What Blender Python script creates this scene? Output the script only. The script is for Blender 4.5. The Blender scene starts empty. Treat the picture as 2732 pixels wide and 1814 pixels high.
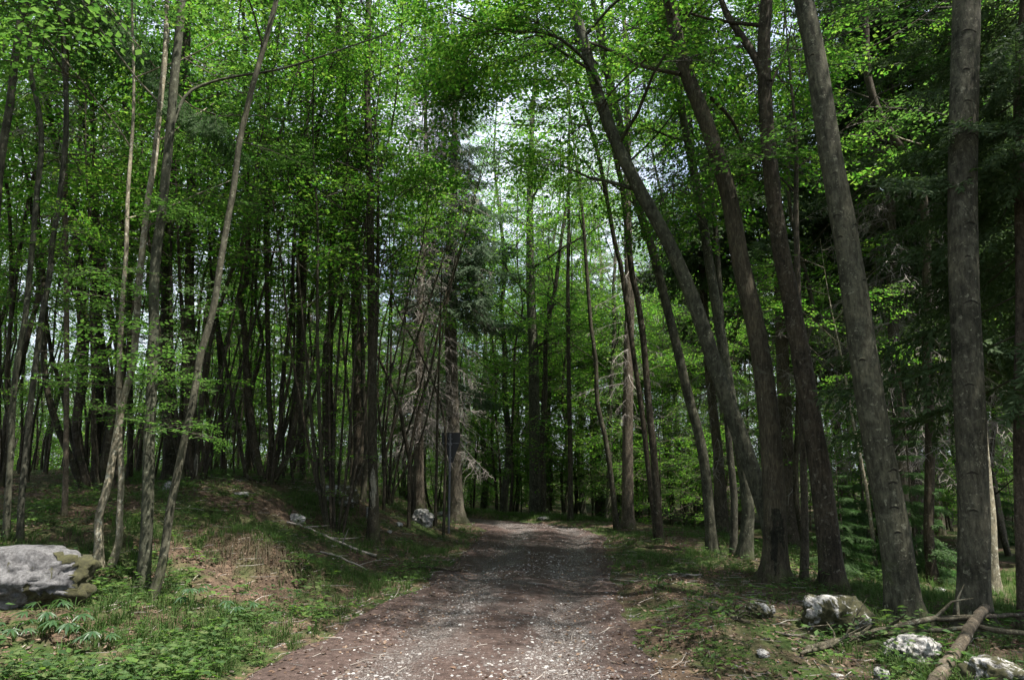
import bpy, math, random, zlib
import numpy as np
from mathutils import Vector

# ------------------------------------------------------------------ camera, sky, sun, exposure
scn = bpy.context.scene
W, H, F_PX = 1024.0, 679.0, 683.0
EYE, PITCH = 1.6, math.radians(10.6)
cam_data = bpy.data.cameras.new("camera")
cam_data.sensor_width = 36.0
cam_data.lens = 36.0 * F_PX / W
cam_data.clip_start, cam_data.clip_end = 0.05, 2000.0
cam = bpy.data.objects.new("camera", cam_data)
scn.collection.objects.link(cam)
cam.location = (0, 0, EYE)
cam.rotation_euler = (math.radians(90) + PITCH, 0, 0)
scn.camera = cam

SUN_DIR = Vector((0.316, -0.230, 0.9205)).normalized()        # towards the sun
SUN_EL = math.asin(SUN_DIR.z)
SUN_ROT = math.atan2(SUN_DIR.x, SUN_DIR.y)
world = bpy.data.worlds.new("World")
scn.world = world
world.use_nodes = True
wn = world.node_tree
bg = wn.nodes["Background"]
sky = wn.nodes.new("ShaderNodeTexSky")
sky.sky_type = 'NISHITA'
sky.sun_disc = False
sky.sun_elevation = SUN_EL
sky.sun_rotation = SUN_ROT
sky.dust_density = 2.5
# thin bright cloud over part of the blue (same strength as the sky node: values here are before the 0.15)
wtc = wn.nodes.new("ShaderNodeTexCoord")
wnz = wn.nodes.new("ShaderNodeTexNoise"); wnz.inputs['Scale'].default_value = 3.2; wnz.inputs['Detail'].default_value = 6
wn.links.new(wtc.outputs['Generated'], wnz.inputs['Vector'])
wrp = wn.nodes.new("ShaderNodeValToRGB"); wn.links.new(wnz.outputs[0], wrp.inputs[0])
wrp.color_ramp.elements[0].position = 0.36; wrp.color_ramp.elements[0].color = (0.25, 0.25, 0.25, 1)
wrp.color_ramp.elements[1].position = 0.62; wrp.color_ramp.elements[1].color = (1, 1, 1, 1)
wmx = wn.nodes.new("ShaderNodeMix"); wmx.data_type = 'RGBA'
wn.links.new(wrp.outputs[0], wmx.inputs[0]); wn.links.new(sky.outputs[0], wmx.inputs[6])
wmx.inputs[7].default_value = (5.0, 5.4, 6.2, 1)
wn.links.new(wmx.outputs[2], bg.inputs[0])
bg.inputs[1].default_value = 0.13
sd = bpy.data.lights.new("sun", 'SUN')
sd.energy = 5.0
sd.angle = math.radians(0.53)
sd.color = (1.0, 0.95, 0.87)
sun = bpy.data.objects.new("sun", sd)
scn.collection.objects.link(sun)
sun.rotation_euler = (-SUN_DIR).to_track_quat('-Z', 'Y').to_euler()
scn.view_settings.view_transform = 'Standard'
scn.view_settings.look = 'None'
scn.view_settings.exposure = 1.35
scn.view_settings.gamma = 1.0
scn.cycles.max_bounces = 8
scn.cycles.diffuse_bounces = 5
scn.cycles.transmission_bounces = 6
scn.cycles.glossy_bounces = 2
scn.cycles.caustics_reflective = False
scn.cycles.caustics_refractive = False
scn.cycles.sample_clamp_indirect = 4.0

rng = np.random.default_rng(11)
random.seed(5)
COL = scn.collection

# ------------------------------------------------------------------ numeric helpers
def _hash(ix, iy, iz, seed):
    n = (ix.astype(np.int64) * 374761393 + iy.astype(np.int64) * 668265263 + iz.astype(np.int64) * 2147483647 + seed * 1274126177)
    n = (n ^ (n >> 13)) * 1274126177
    n = n ^ (n >> 16)
    return (n & 0xffff) / 65535.0

def vnoise(x, y, z=None, seed=0):
    x = np.asarray(x, float); y = np.asarray(y, float)
    z = np.zeros_like(x) if z is None else np.asarray(z, float)
    ix, iy, iz = np.floor(x), np.floor(y), np.floor(z)
    fx, fy, fz = x - ix, y - iy, z - iz
    fx, fy, fz = [t * t * (3 - 2 * t) for t in (fx, fy, fz)]
    r = 0
    for a in (0, 1):
        wa = fx if a else 1 - fx
        for b in (0, 1):
            wb = fy if b else 1 - fy
            for c in (0, 1):
                wc = fz if c else 1 - fz
                r = r + wa * wb * wc * _hash(ix + a, iy + b, iz + c, seed)
    return r * 2 - 1

def fbm(x, y, z=None, seed=0, oct=4):
    s, a, t = 0, 1.0, 0
    x = np.asarray(x, float); y = np.asarray(y, float)
    for k in range(oct):
        s = s + a * vnoise(x * 2 ** k, y * 2 ** k, None if z is None else np.asarray(z, float) * 2 ** k, seed + k * 17)
        t += a; a *= 0.5
    return s / t

def sstep(a, b, x):
    t = np.clip((np.asarray(x, float) - a) / (b - a), 0, 1)
    return t * t * (3 - 2 * t)

def norm(v):
    v = np.asarray(v, float)
    return v / (np.linalg.norm(v, axis=-1, keepdims=True) + 1e-12)

# ------------------------------------------------------------------ terrain
PY = [-12, 5.9, 10, 14, 17, 19.2, 21.0, 22.8, 25, 30, 36, 60]
PX = [-0.7, -0.4, 0.1, 0.5, 0.8, 0.75, 0.1, -1.6, -5.0, -14, -26, -80]
def path_c(y): return np.interp(y, PY, PX)
def path_l(y): return np.interp(y, [-12, 5.5, 7, 10, 14, 17, 60], [1.9, 1.85, 1.6, 1.38, 1.4, 1.55, 1.5])
def path_r(y): return np.interp(y, [-12, 5.5, 7, 10, 14, 17, 20, 23, 60], [1.75, 1.8, 1.5, 1.38, 1.45, 1.5, 0.95, 0.9, 1.2])

def terrain(x, y, micro=True):
    x = np.asarray(x, float); y = np.asarray(y, float)
    d = x - path_c(y)
    dl = -d - path_l(y)
    dr = d - path_r(y)
    A = np.interp(y, [0, 5, 8, 13, 18, 40], [0.15, 0.25, 0.7, 1.3, 1.4, 1.5])
    h = A * sstep(0.2, 4.2, dl)
    h = h - np.interp(y, [0, 6, 12, 30], [0.1, 0.25, 0.55, 1.0]) * sstep(1.5, 7, dr) + 0.07 * sstep(0, 0.5, dr)
    h = h + 0.30 * np.exp(-(((x + 3.25) / 0.75) ** 2 + ((y - 9.5) / 0.55) ** 2) ** 1.5)
    off = np.clip(np.maximum(dl, dr) / 0.6, 0, 1)
    h = h + off * (0.10 * vnoise(x * 0.55, y * 0.55, seed=3) + 0.05 * vnoise(x * 1.4, y * 1.4, seed=4))
    rut = np.exp(-((np.abs(d) - 0.75) / 0.28) ** 2)
    h = h - 0.06 * rut * (1 - off)
    if micro:
        h = h + (0.012 + 0.03 * off) * fbm(x * 4.5, y * 4.5, seed=8, oct=4)
    return h

CT, ST = math.cos(PITCH), math.sin(PITCH)
def ray(px, py):
    u = (px - W / 2) / F_PX; v = (H / 2 - py) / F_PX
    return np.array([u, CT - v * ST, ST + v * CT])
def at_depth(px, py, Y):
    d = ray(px, py); t = Y / d[1]
    return np.array([d[0] * t, Y, EYE + d[2] * t])
def on_ground(px, py, far=60.0):
    d = ray(px, py)
    t = np.arange(2.0, far, 0.02)
    x, y, z = d[0] * t, d[1] * t, EYE + d[2] * t
    g = terrain(x, y, False)
    k = np.argmax(z <= g)
    if z[k] > g[k]: k = len(t) - 1
    return np.array([x[k], y[k], float(g[k])])
def gz(x, y): return float(terrain(x, y, False))

# pixel frames in which outlines were measured
ZS = 1.7266 * 2732 / W          # zoomed-crop pixels per render pixel
OFF = {'A': (0, 0), 'B': (0, 700), 'C': (600, 0), 'D': (600, 700), 'E': (1200, 0), 'F': (1200, 700), 'G': (2048, 0), 'H': (2048, 900)}
def P(crop, *pts):
    if crop == 'd':
        return [(x * W / 2362.0, y * W / 2362.0) for x, y in pts]
    ox, oy = OFF[crop]
    return [((ox + x / 1.7266) * W / 2732.0, (oy + y / 1.7266) * W / 2732.0) for x, y in pts]

# ------------------------------------------------------------------ mesh building
class MB:
    def __init__(self):
        self.v = []; self.q = []; self.t = []; self.qm = []; self.tm = []; self.n = 0; self.uv = None
    def add(self, v, quads=None, tris=None, mat=0):
        v = np.asarray(v, float).reshape(-1, 3)
        if quads is not None and len(quads):
            quads = np.asarray(quads, np.int64).reshape(-1, 4)
            self.q.append(quads + self.n); self.qm.append(np.full(len(quads), mat))
        if tris is not None and len(tris):
            tris = np.asarray(tris, np.int64).reshape(-1, 3)
            self.t.append(tris + self.n); self.tm.append(np.full(len(tris), mat))
        self.v.append(v); self.n += len(v)
    def inst(self, tpl, R, T, S):
        """many transformed copies of a template (verts, quads, quad materials)"""
        v, q, qm = tpl
        n = len(T)
        if n == 0: return
        R = np.asarray(R); T = np.asarray(T); S = np.asarray(S).reshape(-1, 1, 1)
        vv = np.einsum('nij,kj->nki', R, v) * S + T[:, None, :]
        qq = (q[None] + (np.arange(n) * len(v))[:, None, None]).reshape(-1, 4)
        self.q.append(qq + self.n); self.qm.append(np.tile(qm, n))
        self.v.append(vv.reshape(-1, 3)); self.n += n * len(v)
    def mesh(self, name, mats, smooth=False, smooth_mats=None):
        me = bpy.data.meshes.new(name)
        v = np.concatenate(self.v) if self.v else np.zeros((0, 3))
        q = np.concatenate(self.q) if self.q else np.zeros((0, 4), np.int64)
        t = np.concatenate(self.t) if self.t else np.zeros((0, 3), np.int64)
        qm = np.concatenate(self.qm) if self.qm else np.zeros(0, int)
        tm = np.concatenate(self.tm) if self.tm else np.zeros(0, int)
        me.vertices.add(len(v)); me.vertices.foreach_set('co', v.astype(np.float32).ravel())
        loops = np.concatenate([q.ravel(), t.ravel()]).astype(np.int32)
        me.loops.add(len(loops)); me.loops.foreach_set('vertex_index', loops)
        starts = np.concatenate([np.arange(len(q)) * 4, len(q) * 4 + np.arange(len(t)) * 3]).astype(np.int32)
        me.polygons.add(len(starts)); me.polygons.foreach_set('loop_start', starts)
        mi = np.concatenate([qm, tm]).astype(np.int32)
        me.polygons.foreach_set('material_index', mi)
        if smooth_mats is not None:
            me.polygons.foreach_set('use_smooth', np.isin(mi, smooth_mats))
        else:
            me.polygons.foreach_set('use_smooth', np.full(len(starts), bool(smooth)))
        for m in (mats if isinstance(mats, (list, tuple)) else [mats]): me.materials.append(m)
        me.update(calc_edges=True)
        return me
    def build(self, name, mats, parent=None, smooth=False, smooth_mats=None, loc=None):
        o = bpy.data.objects.new(name, self.mesh(name, mats, smooth, smooth_mats))
        COL.objects.link(o)
        if parent is not None: o.parent = parent
        if loc is not None: o.location = loc
        return o

def tag(o, label=None, cat=None, group=None, kind=None):
    if label: o['label'] = label
    if cat: o['category'] = cat
    if group: o['group'] = group
    if kind: o['kind'] = kind
    return o
def empty(name, loc, label, cat, group=None, rz=0.0):
    o = bpy.data.objects.new(name, None); COL.objects.link(o)
    o.location = loc; o.rotation_euler = (0, 0, rz); o.empty_display_size = 0.3
    return tag(o, label, cat, group)
def copy_tree(o, loc, rz, s, label, group=None, tilt=(0, 0)):
    r = o.copy(); COL.objects.link(r)
    r.location = loc; r.rotation_euler = (tilt[0], tilt[1], rz); r.scale = (s, s, s)
    r['label'] = label
    if group: r['group'] = group
    for ch in o.children:
        c = ch.copy(); COL.objects.link(c); c.parent = r
    return r

def catmull(pts, step):
    p = np.asarray(pts, float)
    p = np.vstack([2 * p[0] - p[1], p, 2 * p[-1] - p[-2]])
    out = []
    for i in range(1, len(p) - 2):
        n = max(1, int(np.linalg.norm(p[i + 1][:3] - p[i][:3]) / step))
        t = np.linspace(0, 1, n, endpoint=False)[:, None]
        a, b, c, d = p[i - 1], p[i], p[i + 1], p[i + 2]
        out.append(0.5 * ((2 * b) + (-a + c) * t + (2 * a - 5 * b + 4 * c - d) * t ** 2 + (-a + 3 * b - 3 * c + d) * t ** 3))
    out.append(p[-2][None])
    return np.vstack(out)

def tube(mb, pts, rad, sides=6, mat=0, rough=0.0, seed=0, cap=False, roots=0.0):
    pts = np.asarray(pts, float); rad = np.asarray(rad, float); n = len(pts)
    tan = norm(np.gradient(pts, axis=0))
    ref = np.array([1.0, 0, 0]) if abs(tan[0][0]) < 0.8 else np.array([0, 1.0, 0])
    N = np.zeros_like(pts); N[0] = norm(ref - tan[0] * ref.dot(tan[0]))
    for i in range(1, n):
        v = N[i - 1] - tan[i] * N[i - 1].dot(tan[i]); N[i] = norm(v)
    B = np.cross(tan, N)
    a = np.arange(sides) / sides * 2 * math.pi
    r = rad[:, None] * np.ones(sides)[None]
    if rough > 0:
        L = np.concatenate([[0], np.cumsum(np.linalg.norm(np.diff(pts, axis=0), axis=1))])
        r = r * (1 + rough * fbm(np.cos(a)[None] * 1.6 + seed * 3.1 + 0 * L[:, None], np.sin(a)[None] * 1.6 + 0 * L[:, None], L[:, None] * 2.2 + 0 * a[None], seed=seed, oct=3)
                 + rough * 0.35 * fbm(np.cos(a)[None] * 5 + 0 * L[:, None], np.sin(a)[None] * 5 + 0 * L[:, None], L[:, None] * 5 + 0 * a[None], seed=seed + 9, oct=2))
    if roots > 0:
        L = np.concatenate([[0], np.cumsum(np.linalg.norm(np.diff(pts, axis=0), axis=1))])[:, None]
        lob = np.maximum(0, np.cos(a * (4 + seed % 3) + seed)) ** 1.5 + 0.6 * np.maximum(0, np.cos(a * 3 + 2.1 * seed)) ** 2
        r = r * (1 + roots * np.exp(-np.maximum(L - 0.08, 0) / 0.22) * lob[None])
    v = pts[:, None] + r[..., None] * (np.cos(a)[None, :, None] * N[:, None] + np.sin(a)[None, :, None] * B[:, None])
    i = np.arange(n - 1)[:, None] * sides; j = np.arange(sides)[None]; k = (j + 1) % sides
    q = np.stack([i + j, i + k, i + sides + k, i + sides + j], -1).reshape(-1, 4)
    vv = v.reshape(-1, 3)
    tr = None
    if cap:
        vv = np.vstack([vv, pts[:1], pts[-1:]])
        c0, c1 = n * sides, n * sides + 1
        jj = np.arange(sides); kk = (jj + 1) % sides
        tr = np.vstack([np.stack([np.full(sides, c0), kk, jj], -1), np.stack([np.full(sides, c1), (n - 1) * sides + jj, (n - 1) * sides + kk], -1)])
    mb.add(vv, q, tr, mat)

# ------------------------------------------------------------------ materials
def new_mat(name):
    m = bpy.data.materials.new(name); m.use_nodes = True
    nt = m.node_tree
    return m, nt, nt.nodes["Principled BSDF"], nt.nodes["Material Output"]
def N_(nt, t, **kw):
    n = nt.nodes.new(t)
    for k, v in kw.items():
        if k == 'operation' or k == 'blend_type' or k == 'data_type': setattr(n, k, v)
        else: n.inputs[k].default_value = v
    return n
def ramp(nt, fac, stops):
    r = nt.nodes.new("ShaderNodeValToRGB"); nt.links.new(fac, r.inputs[0])
    e = r.color_ramp.elements
    while len(e) < len(stops): e.new(0.5)
    for k, (p, c) in enumerate(stops):
        e[k].position = p; e[k].color = (*c, 1) if len(c) == 3 else c
    return r
def noise(nt, vec, scale, detail=4, rough=0.6):
    n = nt.nodes.new("ShaderNodeTexNoise")
    n.inputs['Scale'].default_value = scale; n.inputs['Detail'].default_value = detail; n.inputs['Roughness'].default_value = rough
    if vec is not None: nt.links.new(vec, n.inputs['Vector'])
    return n
def mapping(nt, scale, src='Object'):
    tc = nt.nodes.new("ShaderNodeTexCoord"); mp = nt.nodes.new("ShaderNodeMapping")
    mp.inputs['Scale'].default_value = scale
    nt.links.new(tc.outputs[src], mp.inputs[0])
    return mp.outputs[0]
def mix(nt, fac, a, b, mode='MIX'):
    m = nt.nodes.new("ShaderNodeMix"); m.data_type = 'RGBA'; m.blend_type = mode
    for s, i in ((fac, 0), (a, 6), (b, 7)):
        if isinstance(s, (int, float)): m.inputs[i].default_value = s
        elif isinstance(s, tuple): m.inputs[i].default_value = (*s, 1)
        else: nt.links.new(s, m.inputs[i])
    return m.outputs[2]

def leaf_mat(name, cols, trans, tmix=0.5, rough=0.6, spec=0.12):
    m, nt, bs, out = new_mat(name)
    geo = nt.nodes.new("ShaderNodeNewGeometry")
    r = ramp(nt, geo.outputs['Random Per Island'], [(i / (len(cols) - 1), c) for i, c in enumerate(cols)])
    nt.links.new(r.outputs[0], bs.inputs['Base Color'])
    bs.inputs['Roughness'].default_value = rough
    bs.inputs['Specular IOR Level'].default_value = spec
    tr = nt.nodes.new("ShaderNodeBsdfTranslucent")
    r2 = ramp(nt, geo.outputs['Random Per Island'], [(i / (len(trans) - 1), c) for i, c in enumerate(trans)])
    nt.links.new(r2.outputs[0], tr.inputs[0])
    mx = nt.nodes.new("ShaderNodeMixShader"); mx.inputs[0].default_value = tmix
    nt.links.new(bs.outputs[0], mx.inputs[1]); nt.links.new(tr.outputs[0], mx.inputs[2])
    nt.links.new(mx.outputs[0], out.inputs[0])
    return m

LEAF = leaf_mat("beech_leaf", [(0.025, 0.065, 0.014), (0.045, 0.10, 0.018), (0.065, 0.115, 0.025), (0.085, 0.12, 0.03)],
                [(0.07, 0.22, 0.025), (0.125, 0.36, 0.03), (0.20, 0.43, 0.045), (0.30, 0.48, 0.065)], 0.5)
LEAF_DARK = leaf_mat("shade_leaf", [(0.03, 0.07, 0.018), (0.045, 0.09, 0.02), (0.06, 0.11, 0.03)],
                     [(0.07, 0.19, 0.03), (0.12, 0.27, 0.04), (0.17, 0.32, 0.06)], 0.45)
NEEDLE = leaf_mat("spruce_needle", [(0.035, 0.06, 0.026), (0.05, 0.08, 0.034), (0.07, 0.10, 0.045)],
                  [(0.08, 0.14, 0.04), (0.11, 0.19, 0.05)], 0.3, 0.6)
NEEDLE_LIGHT = leaf_mat("fir_needle", [(0.035, 0.065, 0.024), (0.05, 0.09, 0.032), (0.07, 0.115, 0.04)],
                        [(0.08, 0.2, 0.05), (0.12, 0.27, 0.07)], 0.35, 0.5)
NEEDLE_PALE = leaf_mat('pale_spruce_needle', [(0.06, 0.09, 0.055), (0.08, 0.115, 0.07), (0.11, 0.15, 0.09)], [(0.08, 0.14, 0.07), (0.11, 0.19, 0.09)], 0.35, 0.6)
HERB = leaf_mat("herb_leaf", [(0.03, 0.06, 0.024), (0.045, 0.085, 0.03), (0.065, 0.115, 0.04), (0.09, 0.14, 0.05), (0.12, 0.15, 0.06)],
                [(0.08, 0.2, 0.03), (0.14, 0.3, 0.04)], 0.4)
SEEDLING = leaf_mat('seedling_leaf', [(0.05, 0.10, 0.03), (0.08, 0.15, 0.035), (0.12, 0.19, 0.05)], [(0.14, 0.28, 0.03), (0.22, 0.38, 0.05)], 0.4)
GRASS = leaf_mat("grass_blade", [(0.035, 0.075, 0.02), (0.06, 0.11, 0.03), (0.10, 0.12, 0.05)], [(0.08, 0.18, 0.03), (0.14, 0.25, 0.05)], 0.35)
STRAW = leaf_mat("dry_grass_blade", [(0.04, 0.032, 0.02), (0.07, 0.054, 0.034), (0.10, 0.08, 0.05), (0.04, 0.05, 0.022)], [(0.1, 0.075, 0.04), (0.12, 0.1, 0.05)], 0.3)
LITTER = leaf_mat("fallen_leaf", [(0.06, 0.042, 0.032), (0.10, 0.068, 0.05), (0.15, 0.095, 0.066), (0.21, 0.15, 0.11), (0.14, 0.12, 0.10)],
                  [(0.1, 0.05, 0.02), (0.16, 0.08, 0.03)], 0.15, 0.6)

def bark_mat(name, dark, light, lichen, vs=(9, 9, 2.0), ring=0.0, moss=0.5, bump=0.25, lich_amt=0.59):
    m, nt, bs, out = new_mat(name)
    v1 = mapping(nt, vs); v2 = mapping(nt, (1, 1, 1))
    n1 = noise(nt, v1, 4.0, 8, 0.65)
    c = ramp(nt, n1.outputs[0], [(0.30, dark), (0.62, light)]).outputs[0]
    n2 = noise(nt, v2, 2.3, 5, 0.6)
    blot = ramp(nt, n2.outputs[0], [(0.33, (0.45, 0.46, 0.44)), (0.5, (0.9, 0.9, 0.88)), (0.68, (1.25, 1.22, 1.15))])
    c = mix(nt, 1.0, c, blot.outputs[0], 'MULTIPLY')
    n3 = noise(nt, v2, 16.0, 5, 0.7)
    lm = ramp(nt, n3.outputs[0], [(lich_amt, (0, 0, 0)), (lich_amt + 0.06, (1, 1, 1))])
    c = mix(nt, lm.outputs[0], c, lichen)
    n3b = noise(nt, v2, 55.0, 3, 0.6)
    lm2 = ramp(nt, n3b.outputs[0], [(0.66, (0, 0, 0)), (0.70, (0.7, 0.7, 0.7))])
    c = mix(nt, lm2.outputs[0], c, lichen)
    n6 = noise(nt, mapping(nt, (30, 30, 7)), 1.0, 5, 0.7)
    c = mix(nt, 1.0, c, ramp(nt, n6.outputs[0], [(0.36, (0.5, 0.5, 0.5)), (0.6, (1.12, 1.12, 1.12))]).outputs[0], 'MULTIPLY')
    n7 = noise(nt, v2, 5.5, 9, 0.75); n7.inputs['Distortion'].default_value = 0.6
    lm3 = ramp(nt, n7.outputs[0], [(0.55, (0, 0, 0)), (0.63, (0.6, 0.6, 0.6))])
    c = mix(nt, lm3.outputs[0], c, tuple(0.62 * x for x in lichen))
    oi = nt.nodes.new("ShaderNodeObjectInfo")
    c = mix(nt, 1.0, c, ramp(nt, oi.outputs['Random'], [(0, (0.72, 0.74, 0.70)), (0.35, (1.06, 1.02, 0.93)), (0.7, (0.85, 0.92, 0.8)), (1, (1.2, 1.18, 1.1))]).outputs[0], 'MULTIPLY')
    hsrc = n1.outputs[0]
    if ring:
        v3 = mapping(nt, (3.5, 3.5, 22)); n4 = noise(nt, v3, 1.3, 6, 0.7); n4.inputs['Distortion'].default_value = 1.2
        rm = ramp(nt, n4.outputs[0], [(0.60, (1, 1, 1)), (0.72, (1 - ring,) * 3)])
        c = mix(nt, 1.0, c, rm.outputs[0], 'MULTIPLY')
    if moss:
        tc = nt.nodes.new("ShaderNodeTexCoord"); sp = nt.nodes.new("ShaderNodeSeparateXYZ"); nt.links.new(tc.outputs['Object'], sp.inputs[0])
        n5 = noise(nt, v2, 3.5, 6, 0.7)
        mr = N_(nt, "ShaderNodeMapRange"); nt.links.new(sp.outputs[2], mr.inputs[0])
        mr.inputs[1].default_value = 0.0; mr.inputs[2].default_value = 1.3; mr.inputs[3].default_value = 0.16; mr.inputs[4].default_value = -0.10
        ad = N_(nt, "ShaderNodeMath", operation='ADD'); nt.links.new(n5.outputs[0], ad.inputs[0]); nt.links.new(mr.outputs[0], ad.inputs[1])
        mm = ramp(nt, ad.outputs[0], [(0.60, (0, 0, 0)), (0.68, (moss, moss, moss))])
        c = mix(nt, mm.outputs[0], c, (0.045, 0.06, 0.018))
    nt.links.new(c, bs.inputs['Base Color'])
    bs.inputs['Roughness'].default_value = 0.9; bs.inputs['Specular IOR Level'].default_value = 0.2
    bp = nt.nodes.new("ShaderNodeBump"); bp.inputs['Strength'].default_value = bump; bp.inputs['Distance'].default_value = 0.03
    nt.links.new(hsrc, bp.inputs['Height']); nt.links.new(bp.outputs[0], bs.inputs['Normal'])
    return m

BARK_BEECH = bark_mat("beech_bark", (0.040, 0.038, 0.030), (0.107, 0.102, 0.081), (0.21, 0.205, 0.165), (5, 5, 2.2), ring=0.45, bump=0.35)
BARK_ROUGH = bark_mat("ash_bark", (0.042, 0.034, 0.025), (0.13, 0.11, 0.078), (0.23, 0.22, 0.17), (22, 22, 2.2), bump=0.6, lich_amt=0.64)
BARK_SLIM = bark_mat("hornbeam_bark", (0.026, 0.022, 0.017), (0.075, 0.063, 0.048), (0.16, 0.15, 0.125), (9, 9, 2.0), bump=0.3, moss=0.4)
BARK_PALE = bark_mat("maple_and_sunlit_bark", (0.15, 0.135, 0.105), (0.33, 0.30, 0.24), (0.45, 0.44, 0.38), (9, 9, 4.0), bump=0.4, moss=0.55, lich_amt=0.55)  # pale maple bark; on one beech its paleness stands for sunlight
BARK_SPRUCE = bark_mat("spruce_bark", (0.06, 0.05, 0.042), (0.14, 0.115, 0.095), (0.2, 0.18, 0.15), (14, 14, 9), bump=0.6)
m, nt, bs, _ = new_mat('bark_scar'); bs.inputs[0].default_value = (0.018, 0.015, 0.012, 1); bs.inputs['Roughness'].default_value = 1.0
SCAR = m
BARK_SPRUCE_LIT = bark_mat("lit_spruce_bark", (0.10, 0.085, 0.068), (0.22, 0.19, 0.155), (0.28, 0.27, 0.22), (14, 14, 9), bump=0.6)  # spruce bark with light put into its colour so the black sign shows
BLACK_MOSS = bark_mat('blackened_bark', (0.012, 0.010, 0.008), (0.045, 0.040, 0.030), (0.07, 0.07, 0.05), (9, 9, 5), moss=0.6, bump=0.8)
BARE = bark_mat('bare_wood', (0.10, 0.093, 0.08), (0.27, 0.255, 0.225), (0.4, 0.39, 0.35), (14, 14, 2), moss=0.0, bump=0.3)
DEADWOOD = bark_mat("dead_wood", (0.05, 0.042, 0.035), (0.15, 0.125, 0.10), (0.24, 0.23, 0.2), (16, 16, 16), moss=0.0, bump=0.4)
m, nt, bs, _ = new_mat("dead_twig")
geo = nt.nodes.new("ShaderNodeNewGeometry")
nt.links.new(ramp(nt, geo.outputs['Random Per Island'], [(0, (0.15, 0.13, 0.115)), (1, (0.33, 0.30, 0.27))]).outputs[0], bs.inputs[0]); bs.inputs['Roughness'].default_value = 0.9
TWIG_DEAD = m
m, nt, bs, _ = new_mat("live_twig"); bs.inputs[0].default_value = (0.06, 0.05, 0.035, 1); bs.inputs['Roughness'].default_value = 0.85
TWIG = m

def ground_mat():
    m, nt, bs, out = new_mat("forest_floor")
    v = mapping(nt, (1, 1, 1))
    a = noise(nt, v, 1.1, 6, 0.6); b = noise(nt, v, 9.0, 8, 0.7); d = noise(nt, v, 42.0, 6, 0.7)
    soil = ramp(nt, b.outputs[0], [(0.3, (0.035, 0.026, 0.02)), (0.5, (0.08, 0.06, 0.045)), (0.7, (0.15, 0.11, 0.08))]).outputs[0]
    fine = ramp(nt, d.outputs[0], [(0.35, (0.45, 0.45, 0.45)), (0.7, (1.5, 1.4, 1.3))]).outputs[0]
    soil = mix(nt, 1.0, soil, fine, 'MULTIPLY')
    moss = ramp(nt, b.outputs[0], [(0.3, (0.02, 0.035, 0.012)), (0.7, (0.06, 0.085, 0.025))]).outputs[0]
    mk = ramp(nt, a.outputs[0], [(0.44, (0, 0, 0)), (0.58, (1, 1, 1))])
    c = mix(nt, mk.outputs[0], soil, moss)
    nt.links.new(c, bs.inputs[0]); bs.inputs['Roughness'].default_value = 1.0; bs.inputs['Specular IOR Level'].default_value = 0.1
    bp = nt.nodes.new("ShaderNodeBump"); bp.inputs['Strength'].default_value = 0.7; bp.inputs['Distance'].default_value = 0.03
    nt.links.new(b.outputs[0], bp.inputs['Height']); nt.links.new(bp.outputs[0], bs.inputs['Normal'])
    return m
def path_mat():
    m, nt, bs, out = new_mat("gravel_track")
    v = mapping(nt, (1, 1, 1)); vl = mapping(nt, (1.0, 0.45, 1))
    at = nt.nodes.new("ShaderNodeAttribute"); at.attribute_name = "across"
    big = noise(nt, vl, 1.7, 6, 0.65); mid = noise(nt, v, 14, 6, 0.7)
    vo = nt.nodes.new("ShaderNodeTexVoronoi"); vo.inputs['Scale'].default_value = 75; nt.links.new(v, vo.inputs['Vector'])
    soil = ramp(nt, mid.outputs[0], [(0.3, (0.030, 0.021, 0.018)), (0.55, (0.075, 0.052, 0.045)), (0.75, (0.15, 0.112, 0.100))]).outputs[0]
    hs = nt.nodes.new("ShaderNodeSeparateColor"); nt.links.new(vo.outputs['Color'], hs.inputs[0])
    peb = ramp(nt, hs.outputs[0], [(0.0, (0.065, 0.056, 0.052)), (0.55, (0.14, 0.127, 0.12)), (0.85, (0.23, 0.215, 0.206)), (1.0, (0.34, 0.325, 0.31))]).outputs[0]
    edge = ramp(nt, vo.outputs['Distance'], [(0.35, (1, 1, 1)), (0.75, (0.35, 0.3, 0.28))]).outputs[0]
    peb = mix(nt, 1.0, peb, edge, 'MULTIPLY')
    ad = N_(nt, "ShaderNodeMath", operation='ADD'); nt.links.new(big.outputs[0], ad.inputs[0]); nt.links.new(at.outputs['Fac'], ad.inputs[1])
    mk = ramp(nt, ad.outputs[0], [(0.48, (0, 0, 0)), (0.68, (1, 1, 1))])
    mk2 = mix(nt, 1.0, mk.outputs[0], ramp(nt, hs.outputs[1], [(0.25, (0.25, 0.25, 0.25)), (0.5, (1, 1, 1))]).outputs[0], 'MULTIPLY')
    c = mix(nt, mk2, soil, peb)
    nt.links.new(c, bs.inputs[0]); bs.inputs['Roughness'].default_value = 0.95; bs.inputs['Specular IOR Level'].default_value = 0.2
    bp = nt.nodes.new("ShaderNodeBump"); bp.inputs['Strength'].default_value = 0.8; bp.inputs['Distance'].default_value = 0.015; bp.invert = True
    nt.links.new(vo.outputs['Distance'], bp.inputs['Height']); nt.links.new(bp.outputs[0], bs.inputs['Normal'])
    return m
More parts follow.
